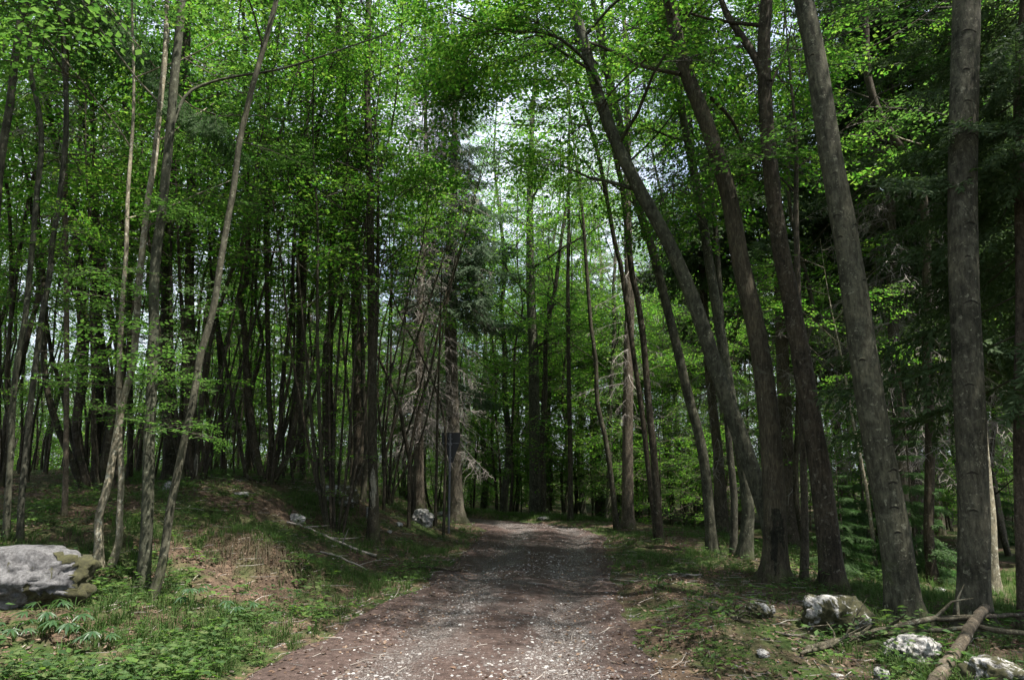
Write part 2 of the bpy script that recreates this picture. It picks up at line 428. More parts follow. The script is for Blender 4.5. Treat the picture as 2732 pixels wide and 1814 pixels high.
def rock_mat(name, base, dark, moss_amt=0.5):
    m, nt, bs, out = new_mat(name)
    v = mapping(nt, (1, 1, 1))
    a = noise(nt, v, 9, 9, 0.75); b = noise(nt, v, 4.2, 9, 0.72); b.inputs['Distortion'].default_value = 0.8; g = noise(nt, v, 40, 4, 0.7)
    c = ramp(nt, a.outputs[0], [(0.38, dark), (0.52, base), (0.75, tuple(min(0.75, x * 1.35) for x in base))]).outputs[0]
    c = mix(nt, 1.0, c, ramp(nt, g.outputs[0], [(0.35, (0.5, 0.5, 0.5)), (0.62, (1.15, 1.15, 1.15))]).outputs[0], 'MULTIPLY')
    mk = ramp(nt, b.outputs[0], [(0.62 - moss_amt * 0.24, (0, 0, 0)), (0.66 - moss_amt * 0.24, (1, 1, 1))])
    mossc = ramp(nt, g.outputs[0], [(0.3, (0.022, 0.024, 0.010)), (0.7, (0.066, 0.06, 0.024))]).outputs[0]
    c = mix(nt, mk.outputs[0], c, mossc)
    nt.links.new(c, bs.inputs[0]); bs.inputs['Roughness'].default_value = 0.95
    bp = nt.nodes.new("ShaderNodeBump"); bp.inputs['Strength'].default_value = 0.6; bp.inputs['Distance'].default_value = 0.03
    nt.links.new(a.outputs[0], bp.inputs['Height']); nt.links.new(bp.outputs[0], bs.inputs['Normal'])
    return m
ROCK_GREY = rock_mat("grey_boulder_stone", (0.115, 0.113, 0.116), (0.055, 0.053, 0.055), 0.0)
ROCK_WHITE = rock_mat("white_limestone", (0.36, 0.35, 0.335), (0.05, 0.046, 0.042), 0.28)
ROCK_MOSSY = rock_mat("mossy_limestone", (0.36, 0.35, 0.335), (0.05, 0.046, 0.042), 0.72)
m, nt, bs, _ = new_mat("moss_cushion")
nz = noise(nt, mapping(nt, (1, 1, 1)), 22, 8, 0.75); nt.links.new(ramp(nt, nz.outputs[0], [(0.3, (0.016, 0.016, 0.008)), (0.55, (0.05, 0.048, 0.02)), (0.75, (0.085, 0.085, 0.03))]).outputs[0], bs.inputs[0])
bs.inputs['Roughness'].default_value = 1.0
bp = nt.nodes.new("ShaderNodeBump"); bp.inputs['Strength'].default_value = 0.9; bp.inputs['Distance'].default_value = 0.02
nt.links.new(nz.outputs[0], bp.inputs['Height']); nt.links.new(bp.outputs[0], bs.inputs['Normal'])
MOSS = m
m, nt, bs, _ = new_mat("sign_back_metal"); bs.inputs[0].default_value = (0.003, 0.003, 0.003, 1); bs.inputs['Roughness'].default_value = 0.5
SIGN_BLACK = m
m, nt, bs, _ = new_mat("galvanised_steel")
nz = noise(nt, mapping(nt, (1, 1, 1)), 25, 4); nt.links.new(ramp(nt, nz.outputs[0], [(0.3, (0.09, 0.09, 0.10)), (0.7, (0.15, 0.15, 0.165))]).outputs[0], bs.inputs[0])
bs.inputs['Roughness'].default_value = 0.55; bs.inputs['Metallic'].default_value = 0.3
STEEL = m
m, nt, bs, _ = new_mat("fresh_break_wood"); bs.inputs[0].default_value = (0.5, 0.24, 0.10, 1); bs.inputs['Roughness'].default_value = 0.9
FRESH = m
m, nt, bs, _ = new_mat("pebble_stone")
geo = nt.nodes.new("ShaderNodeNewGeometry")
nt.links.new(ramp(nt, geo.outputs['Random Per Island'], [(0, (0.11, 0.10, 0.095)), (0.5, (0.19, 0.175, 0.168)), (0.9, (0.29, 0.275, 0.265)), (1, (0.42, 0.41, 0.39))]).outputs[0], bs.inputs[0]); bs.inputs['Roughness'].default_value = 0.95
PEBBLE = m

# ------------------------------------------------------------------ ground and track
def axis(parts): return np.unique(np.concatenate([np.arange(a, b, s) for a, b, s in parts]))
gx = axis([(-400, -60, 20), (-60, -14, 1.0), (-14, -8, 0.2), (-8, 8, 0.07), (8, 14, 0.2), (14, 60, 1.0), (60, 401, 20)])
gy = axis([(-60, -12, 4), (-12, 3, 0.4), (3, 19, 0.07), (19, 32, 0.2), (32, 60, 1.0), (60, 600, 20)])
X, Y = np.meshgrid(gx, gy)
d_ = X - path_c(Y)
inner = sstep(0.0, 0.35, np.minimum(path_l(Y) + d_, path_r(Y) - d_) + 0.25 * vnoise(Y * 1.3, X * 1.3, seed=5)) * ((Y > -9) & (Y < 40))
Z = terrain(X, Y) - 0.05 * inner
mb = MB()
nx, ny = len(gx), len(gy)
ii, jj = np.meshgrid(np.arange(nx - 1), np.arange(ny - 1))
b0 = (jj * nx + ii).ravel()
mb.add(np.stack([X, Y, Z], -1), np.stack([b0, b0 + 1, b0 + nx + 1, b0 + nx], -1))
tag(mb.build("ground", ground_mat(), smooth=True), kind='structure', label="dark forest floor with soil, moss and litter")

ys = np.concatenate([np.arange(-8, 3, 0.3), np.arange(3, 19, 0.07), np.arange(19, 40, 0.15)])
us = np.linspace(-1, 1, 61)
U, Yp = np.meshgrid(us, ys)
wl = path_l(Yp) + 0.22 + 0.30 * fbm(Yp * 0.9, 0 * Yp + 3, seed=21, oct=4)
wr = path_r(Yp) + 0.22 + 0.30 * fbm(Yp * 0.9, 0 * Yp + 9, seed=22, oct=4)
Xp = path_c(Yp) + np.where(U < 0, U * wl, U * wr)
Zp = terrain(Xp, Yp) + 0.006 - 0.09 * sstep(0.80, 1.0, np.abs(U))
mb = MB(); n1 = len(us)
ii, jj = np.meshgrid(np.arange(n1 - 1), np.arange(len(ys) - 1)); b0 = (jj * n1 + ii).ravel()
mb.add(np.stack([Xp, Yp, Zp], -1), np.stack([b0, b0 + 1, b0 + n1 + 1, b0 + n1], -1))
track = mb.build("path", path_mat(), smooth=True)
tag(track, kind='structure', label="gravel forest track curving away to the left")
dd = (Xp - path_c(Yp)).ravel()
across = 0.24 * np.exp(-((np.abs(dd - 0.1) - 0.68) / 0.36) ** 2) - 0.14 * sstep(0.9, 1.6, np.abs(dd)) - 0.04
att = track.data.attributes.new("across", 'FLOAT', 'POINT'); att.data.foreach_set('value', across.astype(np.float32))

# ------------------------------------------------------------------ foliage templates
def leaf_quads(base, direction, normal, length, width):
    """rhombic leaves; arrays of n"""
    d = norm(direction); s = norm(np.cross(normal, d))
    L = np.asarray(length)[:, None]; Wd = np.asarray(width)[:, None]
    nrm = norm(np.cross(d, s))
    p0 = base; p1 = base + d * L * 0.42 + s * Wd * 0.5 + nrm * L * 0.06; p2 = base + d * L; p3 = base + d * L * 0.42 - s * Wd * 0.5 + nrm * L * 0.06
    v = np.stack([p0, p1, p2, p3], 1).reshape(-1, 3)
    q = np.arange(len(base) * 4).reshape(-1, 4)
    return v, q

def make_leaf_spray(seed, length=1.4, leaf=0.08, twigs=12, gap=0.055, droop=0.25):
    r = np.random.default_rng(seed); mb = MB()
    t = np.linspace(0, 1, 6)
    main = np.stack([t * length, 0.06 * np.sin(t * 3 + seed), -droop * length * t ** 2], -1)
    tube(mb, main, np.linspace(0.009, 0.002, 6), 3, 1)
    B, D, Nn = [], [], []
    def leaves_on(p0, p1, start=0.15):
        Ld = np.linalg.norm(p1 - p0); n = max(2, int(Ld / gap))
        for k in range(n):
            f = start + (1 - start) * (k + 1) / n
            b = p0 + (p1 - p0) * f
            dirn = norm(p1 - p0); side = np.array([-dirn[1], dirn[0], 0]) * (1 if k % 2 else -1)
            B.append(b); D.append(dirn * 0.55 + side + np.array([0, 0, r.normal(-0.15, 0.28)])); Nn.append(np.array([r.normal(0, 0.35), r.normal(0, 0.35), 1.0]))
    for k in range(twigs):
        f = 0.12 + 0.86 * (k + r.uniform(-0.2, 0.2)) / twigs
        f = min(max(f, 0.08), 0.98)
        b = np.array([np.interp(f, t, main[:, i]) for i in range(3)])
        ang = (1 if k % 2 else -1) * r.uniform(0.6, 1.0)
        L = length * (0.48 * (1 - f) + 0.16) * r.uniform(0.75, 1.2)
        e = b + L * np.array([math.cos(ang), math.sin(ang), r.normal(-0.08, 0.14)])
        tube(mb, np.stack([b, (b + e) / 2 + np.array([0, 0, 0.02]), e]), [0.004, 0.003, 0.0015], 3, 1)
        leaves_on(b, e)
        if L > 0.4:
            for s in (-1, 1):
                b2 = b + (e - b) * r.uniform(0.35, 0.6); a2 = ang + s * 0.7
                leaves_on(b2, b2 + 0.45 * L * np.array([math.cos(a2), math.sin(a2), r.normal(-0.05, 0.12)]), 0.25)
    leaves_on(main[3], main[5])
    n = len(B); sz = leaf * r.uniform(0.42, 1.25, n)
    v, q = leaf_quads(np.array(B), np.array(D), np.array(Nn), sz, sz * r.uniform(0.5, 0.68, n))
    mb.add(v, q, None, 0)
    return np.concatenate(mb.v), np.concatenate(mb.q), np.concatenate(mb.qm)

def make_needle_spray(seed, length=1.5, hang=0.35, tuft=0.06, nb=34, dense=0.028, twig_r=0.008, flat=0.3):
    """spruce branch: branchlets to the sides that hang, set with short needle tufts"""
    r = np.random.default_rng(seed); mb = MB()
    t = np.linspace(0, 1, 7)
    main = np.stack([t * length, 0 * t, -0.22 * length * t + 0.16 * length * t ** 2.5], -1)
    tube(mb, main, np.linspace(twig_r, 0.002, 7), 3, 1)
    Bs, Ds, Ns = [], [], []
    def tufts(p0, p1):
        Ld = np.linalg.norm(p1 - p0); n = max(2, int(Ld / dense)); f = (np.arange(n) + 0.5) / n
        b = p0 + (p1 - p0) * f[:, None]; dirn = norm(p1 - p0)
        perp = norm(np.cross(dirn, [0.3, 0.2, 1.0]))
        for s in (-1, 1):
            Bs.append(b); Ds.append(dirn * 0.8 + s * perp * 0.75 + r.normal(0, 0.25, (n, 3))); Ns.append(np.cross(dirn, perp) + r.normal(0, 0.5, (n, 3)))
    for k in range(nb):
        f = 0.1 + 0.88 * k / nb
        b = np.array([np.interp(f, t, main[:, i]) for i in range(3)])
        s = 1 if k % 2 else -1
        L = length * (0.30 * (1 - f) + 0.10) * r.uniform(0.7, 1.25)
        side = np.array([0.55, s * 0.8, 0]) * L
        mid = b + side * 0.6 + np.array([0, 0, -0.05 * L])
        e = b + side + np.array([0, 0, -hang * r.uniform(0.4, 1.4) * (1 if r.random() < 0.75 else 0.2) * L * 1.6])
        tufts(b, mid); tufts(mid, e)
        if r.random() < 0.7: tufts(mid, mid + np.array([0.25 * L, s * 0.1 * L, -hang * 1.3 * L]))
    tufts(main[2], main[6])
    B = np.concatenate(Bs); D = np.concatenate(Ds); Nn = np.concatenate(Ns); n = len(B)
    sz = tuft * r.uniform(0.7, 1.3, n)
    v, q = leaf_quads(B, D, Nn, sz, sz * 0.42)
    mb.add(v, q, None, 0)
    return np.concatenate(mb.v), np.concatenate(mb.q), np.concatenate(mb.qm)

def make_dead_spray(seed, length=1.5, nb=20, rad=0.0035, droop=0.35):
    r = np.random.default_rng(seed); mb = MB()
    t = np.linspace(0, 1, 6)
    main = np.stack([t * length, 0.05 * length * np.sin(4 * t + seed), -droop * length * t ** 1.4], -1)
    tube(mb, main, np.linspace(rad * 2.4, rad * 0.7, 6), 3, 0)
    for k in range(nb):
        f = 0.08 + 0.9 * r.random()
        b = np.array([np.interp(f, t, main[:, i]) for i in range(3)])
        s = 1 if k % 2 else -1
        L = length * (0.38 * (1 - f) + 0.12) * r.uniform(0.6, 1.3)
        e = b + L * np.array([r.uniform(0.1, 0.8), s * r.uniform(0.15, 0.8), r.uniform(-1.1, 0.05)])
        pts_ = b + (e - b) * np.linspace(0, 1, 5)[:, None] + r.normal(0, 0.07, (5, 3)) * L * np.array([0, 0.6, 1, 1, 0.8])[:, None]
        stop = r.integers(3, 6); rk = rad * r.uniform(0.6, 1.5)
        tube(mb, pts_[:stop], np.linspace(rk, rk * 0.35, 5)[:stop], 3, 0)
        for j in range(r.integers(1, 4)):
            b2 = pts_[r.integers(1, stop)]; e2 = b2 + 0.4 * L * np.array([r.uniform(-0.3, 0.6), r.uniform(-0.7, 0.7), r.uniform(-1.0, 0.2)])
            tube(mb, np.stack([b2, (b2 + e2) / 2 + r.normal(0, 0.04, 3) * L, e2]), [rad * 0.7, rad * 0.5, rad * 0.3], 3, 0)
    return np.concatenate(mb.v), np.concatenate(mb.q), np.concatenate(mb.qm)

LSP = [make_leaf_spray(s) for s in range(5)]
LSP_FAR = [make_leaf_spray(20 + s, leaf=0.105, twigs=9, gap=0.09) for s in range(4)]
NSP = [make_needle_spray(s) for s in range(3)]
NSP_FAR = [make_needle_spray(10 + s, tuft=0.095, nb=22, dense=0.055) for s in range(3)]
DSP = [make_dead_spray(s) for s in range(4)]
DSP_T = [(v, q, qm + 1) for v, q, qm in DSP]            # same, in the second material slot of a trunk

def frames(dirs, ups):
    x = norm(dirs); z = norm(ups - x * np.sum(ups * x, -1, keepdims=True)); y = np.cross(z, x)
    return np.stack([x, y, z], -1)
def put_sprays(mb, tpls, pos, dirs, scale, r, tilt=0.25):
    pos = np.asarray(pos); dirs = np.asarray(dirs); n = len(pos)
    if n == 0: return
    ups = np.array([0, 0, 1.0]) + r.normal(0, tilt, (n, 3))
    R = frames(dirs, ups); which = r.integers(0, len(tpls), n)
    scale = np.broadcast_to(scale, (n,))
    for k, tp in enumerate(tpls):
        s = which == k
        mb.inst(tp, R[s], pos[s], scale[s])

def along(path, f):
    L = np.concatenate([[0], np.cumsum(np.linalg.norm(np.diff(path, axis=0), axis=1))]); L /= L[-1]
    return np.array([np.interp(f, L, path[:, i]) for i in range(3)]).T

def limb_path(p0, az, el, L, r, sag=0.0, n=6):
    t = np.linspace(0, 1, n)
    e = el + (t * 0.5 * (0.9 - el)) * (1 if sag == 0 else 0) - sag * t
    a = az + np.cumsum(r.normal(0, 0.13, n))
    step = L / (n - 1)
    d = np.stack([np.cos(e) * np.cos(a), np.cos(e) * np.sin(a), np.sin(e)], -1)
    p = np.vstack([[p0], p0 + np.cumsum(d[:-1] * step, axis=0)])
    p[1:] += r.normal(0, 0.03 * L / n, (n - 1, 3))
    return p

def broadleaf(trunk_mb, crown_mb, path, r0, r1, h0, hl, L0, nl, ns, r, tpls, sp_scale=1.0, low=0, sides=6, el=(0.25, 0.8)):
    """limbs and leaf sprays on a trunk path (local coordinates); h0..1 is the leafy part of its length"""
    pos, dirs, sc = [], [], []
    az0 = r.uniform(0, 6.28)
    for k in range(nl):
        f = h0 + (1 - h0) * ((k + r.uniform(0, 0.9)) / nl) ** 0.9
        f = min(f, 0.985)
        p0 = along(path, np.array([f]))[0]
        g = (f - h0) / (1 - h0)
        L = L0 * (0.55 + 0.75 * math.sin(math.pi * (0.18 + 0.72 * g))) * (1.0 - 0.45 * g) * r.uniform(0.7, 1.2)
        lp = limb_path(p0, az0 + k * 2.4 + r.normal(0, 0.3), r.uniform(*el), L, r)
        rb = (r0 + (r1 - r0) * f) * 0.42
        tube(trunk_mb, lp, np.linspace(max(rb, 0.012), 0.006, len(lp)), 4, 0)
        n = max(3, int(ns * L / L0))
        ff = r.uniform(0.22, 1.0, n) ** 0.8
        pp = along(lp, ff); dv = lp[-1] - lp[0]
        a = math.atan2(dv[1], dv[0]) + r.choice([-1, 1], n) * r.uniform(0.0, 1.3, n)
        ee = r.normal(0.08, 0.22, n)
        pos.append(pp); dirs.append(np.stack([np.cos(ee) * np.cos(a), np.cos(ee) * np.sin(a), np.sin(ee)], -1)); sc.append(sp_scale * r.uniform(0.65, 1.25, n))
    if low:
        f = r.uniform(0.12, h0, low); pp = along(path, f); a = r.uniform(0, 6.28, low)
        pos.append(pp); dirs.append(np.stack([np.cos(a), np.sin(a), r.normal(0.1, 0.15, low)], -1)); sc.append(0.7 * sp_scale * r.uniform(0.5, 1.1, low))
    put_sprays(crown_mb, tpls, np.concatenate(pos), np.concatenate(dirs), np.concatenate(sc), r)

def spruce(trunk_mb, crown_mb, twig_mb, height, path, r, live_from=0.38, Lmax=2.6, ntpl=NSP_FAR, whorl=0.42, dead_from=0.06, dead_density=1.0, live_skip=0.15):
    hz = path[:, 2]
    z = dead_from * height
    dpos, ddir, dsc, lpos, ldir, lsc = [], [], [], [], [], []
    while z < height * 0.98:
        p0 = np.array([np.interp(z, hz, path[:, i]) for i in range(3)])
        g = z / height
        live = g > live_from + r.uniform(-0.08, 0.08)
        n = r.integers(3, 6)
        a0 = r.uniform(0, 6.28)
        for k in range(n):
            a = a0 + k * 6.28 / n + r.normal(0, 0.25)
            if live:
                if r.random() < live_skip: continue
                L = Lmax * max(0.08, (1 - g) / (1 - live_from)) ** 0.8 * r.uniform(0.75, 1.15)
                e = 0.15 * g - 0.30 * (1 - g)
                lpos.append(p0); ldir.append((math.cos(a), math.sin(a), e)); lsc.append(min(L, Lmax) / 1.5)
            elif r.random() < 0.8 * dead_density:
                L = Lmax * r.uniform(0.35, 0.85)
                dpos.append(p0); ddir.append((math.cos(a), math.sin(a), r.uniform(-0.35, 0.1))); dsc.append(L / 1.5)
        z += whorl * r.uniform(0.7, 1.3)
    if lpos: put_sprays(crown_mb, ntpl, lpos, ldir, np.array(lsc), r, 0.12)
    if dpos: put_sprays(twig_mb, DSP, dpos, ddir, np.array(dsc), r, 0.2)

def trunk_tube(mb, path, r0, r1, sides, flare=0.35, rough=0.05, seed=0, step=0.12):
    L = np.concatenate([[0], np.cumsum(np.linalg.norm(np.diff(path, axis=0), axis=1))])
    rad = r0 + (r1 - r0) * (L / L[-1])
    rad = rad * (1 + flare * np.exp(-np.maximum(L - 0.15, 0) / 0.22))
    tube(mb, path, rad, sides, 0, rough, seed)

# ------------------------------------------------------------------ trees measured one by one
def path3(pts, depth, extra=None, lean_y=0.0):
    """image points, root first -> world points in the tree's own plane"""
    return [at_depth(px, py, depth) for px, py in pts]

def scar(mb, path, rad, p, w, r):
    """brow-shaped branch scar on the side of a trunk that faces the track"""
    i = int(np.argmin(np.abs(path[:, 2] - p[2]))); c, R0 = path[i], rad[i]
    off = math.asin(max(-0.8, min(0.8, (p[0] - c[0]) / R0)))
    ph = np.linspace(-1, 1, 9) * w
    a = -math.pi / 2 + off + ph
    z = c[2] - 0.55 * R0 * w * np.abs(ph / w) ** 1.6
    pts = np.stack([c[0] + R0 * 0.985 * np.cos(a), c[1] + R0 * 0.985 * np.sin(a), z], -1)
    tube(mb, pts, R0 * (0.02 + 0.05 * (1 - (ph / w) ** 2)), 7, 0, 0.2, 3)
    pts2 = pts[1:-1] + np.array([0, 0, -R0 * 0.09]); tube(mb, pts2, R0 * 0.05 * (1.05 - (ph[1:-1] / w) ** 2), 6, 1, 0.2, 4)
def bark_patch(path, rad, z0, z1, off, half, mat, name, parent, seed):
    """a ragged patch lying on the bark: stripped wood or black moss"""
    nz_, nu_ = 90, 31
    z = np.linspace(z0, z1, nz_); u = np.linspace(-1.5, 1.5, nu_)
    cx_ = np.interp(z, path[:, 2], path[:, 0]); cy_ = np.interp(z, path[:, 2], path[:, 1]); R0 = np.interp(z, path[:, 2], rad)
    A = -math.pi / 2 + off + half * u[None] + 0 * z[:, None]
    RR = R0[:, None] * 1.02 + 0.003 + 0.004 * fbm(u[None] * 4 + 0 * z[:, None], z[:, None] * 9 + 0 * u[None], seed=seed, oct=3)
    V = np.stack([cx_[:, None] + RR * np.cos(A), cy_[:, None] + RR * np.sin(A), z[:, None] + 0 * A], -1)
    t = (z - z0) / (z1 - z0)
    fld = 1.0 - (np.abs(u[None]) / 0.95) ** 2 - 1.2 * (np.abs(2 * t - 1)[:, None]) ** 2.5 + 1.1 * fbm(u[None] * 1.7 + seed + 0 * z[:, None], z[:, None] * 5.5 + 0 * u[None], seed=seed + 2, oct=4)
    m_ = MB(); i, j = np.meshgrid(np.arange(nz_ - 1), np.arange(nu_ - 1), indexing='ij'); b = (i * nu_ + j).ravel()
    keep = (fld[:-1, :-1] > 0.25).ravel()
    m_.add(V, np.stack([b, b + 1, b + nu_ + 1, b + nu_], -1)[keep]); m_.build(name, mat, parent, smooth=True)
def traced(name, label, pts, wid, kind='slim', depth=None, height=13.0, bark=None, limbs=(), sides=14, seed=1, leaf=None, h0=None, nl=8, ns=4, L0=2.0, low=0, group=None, cat='tree', rough=0.05, stems=(), leafmat=None, tpls=None, scars=(), patch=None, spd=None):
    r = np.random.default_rng(seed)
    if depth is None:
        g = on_ground(*pts[0]); depth = g[1]; root = g
    else:
        p = at_depth(pts[0][0], pts[0][1], depth); root = np.array([p[0], depth, gz(p[0], depth)])
    w3 = path3(pts, depth)
    zz = root[2]
    w3 = [p for p in w3 if p[2] > zz + 0.15]
    w3 = [np.array([root[0], depth, zz - 0.12])] + ([np.array([root[0] + (w3[0][0] - root[0]) * 0.3, depth, zz + 0.12])] if w3[0][2] > zz + 0.5 else []) + w3
    last = w3[-1]; d = norm(last - w3[-2])
    dd_ = np.array([d[0], r.normal(0, 0.03), max(d[2], 0.3)])
    while last[2] - zz < height:
        dd_ = norm(dd_ * np.array([0.93, 1, 1]) + r.normal(0, 0.03, 3) * np.array([1, 1, 0]))
        last = last + dd_ * 1.2; w3.append(last)
    W3 = np.array(w3)
    W3[2:, 1] += 0.05 * np.cumsum(r.normal(0, 0.35, len(W3) - 2))
    loc = W3[0] * 0 + root
    path = catmull(W3 - loc, 0.12 if depth < 12 else 0.3)
    k = depth / F_PX * W / 2732 / 1.7266 * 0 + depth / F_PX
    def pxr(w): return w / ZS * depth / F_PX / 2 * (1.0 / max(0.9, ray(*pts[0])[1]))
    r0, r1v = pxr(wid[0]), pxr(wid[1])
    # radius law: wid[1] holds at the last traced point, and tapers to a thin tip above it
    Lc = np.concatenate([[0], np.cumsum(np.linalg.norm(np.diff(path, axis=0), axis=1))])
    ztop = at_depth(pts[-1][0], pts[-1][1], depth)[2] - root[2]
    zrel = path[:, 2]
    rad = np.where(zrel < ztop, r0 + (r1v - r0) * np.clip(zrel / max(ztop, 0.1), 0, 1), r1v * (1 - 0.85 * np.clip((zrel - ztop) / max(height - ztop, 0.1), 0, 1)))
    flare = 0.28 if r0 > 0.09 else 0.15
    rad = rad * (1 + flare * np.exp(-np.maximum(Lc - 0.10, 0) / 0.18))
    e = empty(name, loc, label, cat, group)
    tm, cm, wm = MB(), MB(), MB()
    tube(tm, path, rad, sides, 0, rough, seed, roots=0.55 if r0 > 0.07 else 0.4)
    sbark = bark or BARK_SLIM
    for (sx, sy, sw) in scars: scar(tm, path, rad, np.array(at_depth(sx, sy, depth)) - loc, sw, r)
    for lb in limbs:                                   # measured limbs: (image points, base width, tip width)
        lp = catmull(np.array(path3(lb[0], depth)) - loc + np.concatenate([[[0, 0, 0]], np.stack([0 * np.arange(1, len(lb[0])), (lb[3] if len(lb) > 3 else 0.2) * np.arange(1, len(lb[0])), 0 * np.arange(1, len(lb[0]))], -1)]), 0.15)
        tube(tm, lp, np.linspace(pxr(lb[1]), pxr(lb[2]), len(lp)), 7, 0, 0.08, seed + 3)
        n = int(len(lp) * 1.05)
        if len(lb) > 4 and lb[4] == 'needle':
            ff = np.linspace(0.12, 1, 26); pp = along(lp, ff); dv = norm(lp[-1] - lp[0]); sg_ = np.where(np.arange(26) % 2, 1, -1)[:, None]
            sd2 = norm(np.cross(dv, [0, 0, 1.0]))
            put_sprays(cm, NSP, pp, dv[None] * 0.8 + sd2[None] * sg_ * 0.55 + np.array([0, 0, -0.35]), r.uniform(0.35, 0.62, 26), r, 0.15)
        elif kind != 'spruce' and lb[2] >= 0 and not (len(lb) > 4 and lb[4] == 'bare'):
            ff = r.uniform(0.3, 1, n); pp = along(lp, ff); dv = lp[-1] - lp[0]; a = math.atan2(dv[1], dv[0]) + r.normal(0, 0.9, n)
            put_sprays(cm, tpls or LSP, pp, np.stack([np.cos(a), np.sin(a), r.normal(0, 0.2, n)], -1), r.uniform(0.7, 1.25, n), r)
    if kind in ('slim', 'beech'):
        vis = h0 if h0 is not None else 0.35
        broadleaf(tm, cm, path, r0, r1v * 0.4, vis, None, L0, nl, ns, r, tpls or (LSP if depth < 14 else LSP_FAR), low=low)
    elif kind == 'spruce':
        spruce(tm, cm, wm, height, path, r, **(spd or {}))
    tm.build('trunk', [bark or BARK_SLIM, SCAR], e, smooth=True)
    if patch: bark_patch(path, rad, *patch, parent=e, seed=seed, **{})
    if cm.n: cm.build('crown', [leafmat or (NEEDLE if kind == 'spruce' else LEAF), TWIG], e)
    if wm.n: wm.build('dead_branches', [TWIG_DEAD], e)
    return e

traced('maple_tree', 'pale lichen-spotted maple trunk rising beside the grey boulder, kinked near its foot',
       P('B', (462, 1400), (455, 1280), (457, 1160), (490, 1050), (510, 920), (540, 760), (565, 620), (600, 480), (615, 300), (630, 100)) + P('A', (650, 1120), (670, 920), (690, 760), (710, 600), (730, 400), (745, 200)),
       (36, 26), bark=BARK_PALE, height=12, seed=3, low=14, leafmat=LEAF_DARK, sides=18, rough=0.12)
traced('maple_tree', 'thin pale leaning stem growing close to the lichen-spotted maple, forked away from its foot',
       P('B', (500, 1395), (520, 1350), (548, 1280), (558, 1180), (562, 1000), (558, 850), (556, 700), (560, 500), (575, 200)) + P('A', (590, 1200), (600, 900)),
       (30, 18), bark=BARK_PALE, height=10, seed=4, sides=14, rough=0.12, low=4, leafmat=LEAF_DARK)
traced('hornbeam_tree', 'straight brown trunk standing between the pale maple and the curved slender trunk',
       P('B', (655, 1485), (672, 1290), (683, 1080), (690, 860), (700, 600), (710, 350), (715, 100)) + P('A', (725, 1150), (745, 980), (770, 800), (790, 600), (810, 400), (835, 150), (850, 0)),
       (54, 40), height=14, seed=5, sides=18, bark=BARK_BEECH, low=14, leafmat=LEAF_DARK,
       limbs=[(P('A', (790, 600), (830, 430), (900, 350), (1036, 290)) + P('C', (200, 235), (400, 150), (560, 70), (700, 0)), 18, 8, 0.1, 'bare')])
traced('hornbeam_tree', 'slender pale trunk curving up and away from the track, bent at its base',
       P('B', (685, 1535), (735, 1440), (755, 1300), (775, 1150), (800, 1010), (830, 880), (865, 740), (890, 620), (905, 500), (925, 400), (960, 280), (990, 150), (1010, 0)) + P('A', (1050, 960), (1070, 870), (1100, 650), (1130, 520), (1165, 400)) + P('C', (180, 220), (225, 60)),
       (38, 26), height=12, seed=67, sides=16, bark=BARK_BEECH, low=4, leafmat=LEAF_DARK)
traced('hornbeam_tree', 'outer one of two slim grey trunks standing together behind the grey boulder',
       P('B', (30, 1275), (45, 1050), (60, 850), (75, 700), (90, 560), (125, 390), (150, 250), (175, 50)) + P('A', (185, 1150), (205, 900), (225, 700), (225, 550), (190, 380), (180, 150)),
       (28, 22), height=12, seed=7, bark=BARK_BEECH, low=6)
traced('hornbeam_tree', 'inner one of two slim grey trunks standing together behind the grey boulder',
       P('B', (92, 1285), (100, 1080), (115, 850), (140, 640), (165, 450), (190, 250), (225, 60)) + P('A', (240, 1150), (262, 1000), (290, 800), (310, 560), (300, 300), (280, 60)),
       (28, 22), height=12, seed=8, bark=BARK_BEECH, low=6)
SPB = dict(live_from=0.5, Lmax=2.4, dead_density=0.9)
traced('hornbeam_tree', 'thick dark trunk behind the curved slender tree, second from it in the thicket',
       P('B', (785, 910), (775, 650), (770, 400), (765, 150)) + P('A', (770, 1300), (762, 1180), (790, 850), (820, 600), (830, 300), (835, 0)), (58, 40), depth=14, height=17, seed=9, h0=0.3, nl=14)
traced('hornbeam_tree', 'dark upright trunk seen just behind the bend of the curved slender tree',
       P('B', (872, 905), (885, 600), (880, 350), (875, 100)) + P('A', (880, 1000), (885, 800), (870, 500), (865, 300), (870, 0)), (46, 36), depth=13.5, height=16, seed=10, h0=0.3, nl=14)
traced('hornbeam_tree', 'thin dark stem leaning away behind the curved slender trunk, with a white foot',
       P('B', (903, 985), (920, 750), (945, 500), (970, 380), (1000, 250), (1040, 130)), (24, 18), depth=12.5, height=12, seed=12, patch=(0.05, 0.5, 0.0, 0.9, BARE, 'bare_wood_patch'), nl=9)
traced('hornbeam_tree', 'dark trunk entering at the upper corner beyond the paired grey trunks',
       P('B', (-130, 1150), (-90, 800), (-50, 300)) + P('A', (-20, 900), (0, 640), (20, 480), (45, 250), (70, 0)), (40, 36), depth=7.8, height=13, seed=13, bark=BARK_BEECH, low=2)
traced('hornbeam_tree', 'thin straight dark trunk behind the pale maple, sky showing beside its top',
       P('B', (600, 930), (598, 300)) + P('A', (600, 1000), (590, 800), (575, 560), (570, 300), (580, 100)), (26, 22), depth=15, height=17, seed=14, h0=0.3)
traced('hornbeam_tree', 'dark trunk beside the coppice stool, standing on the mossy crest of the bank',
       P('D', (362, 1005), (355, 800), (345, 600), (345, 300), (350, 0)) + P('C', (340, 1300), (357, 1050), (370, 800), (375, 600), (385, 300)), (28, 26), depth=16, height=17, seed=15, h0=0.3)
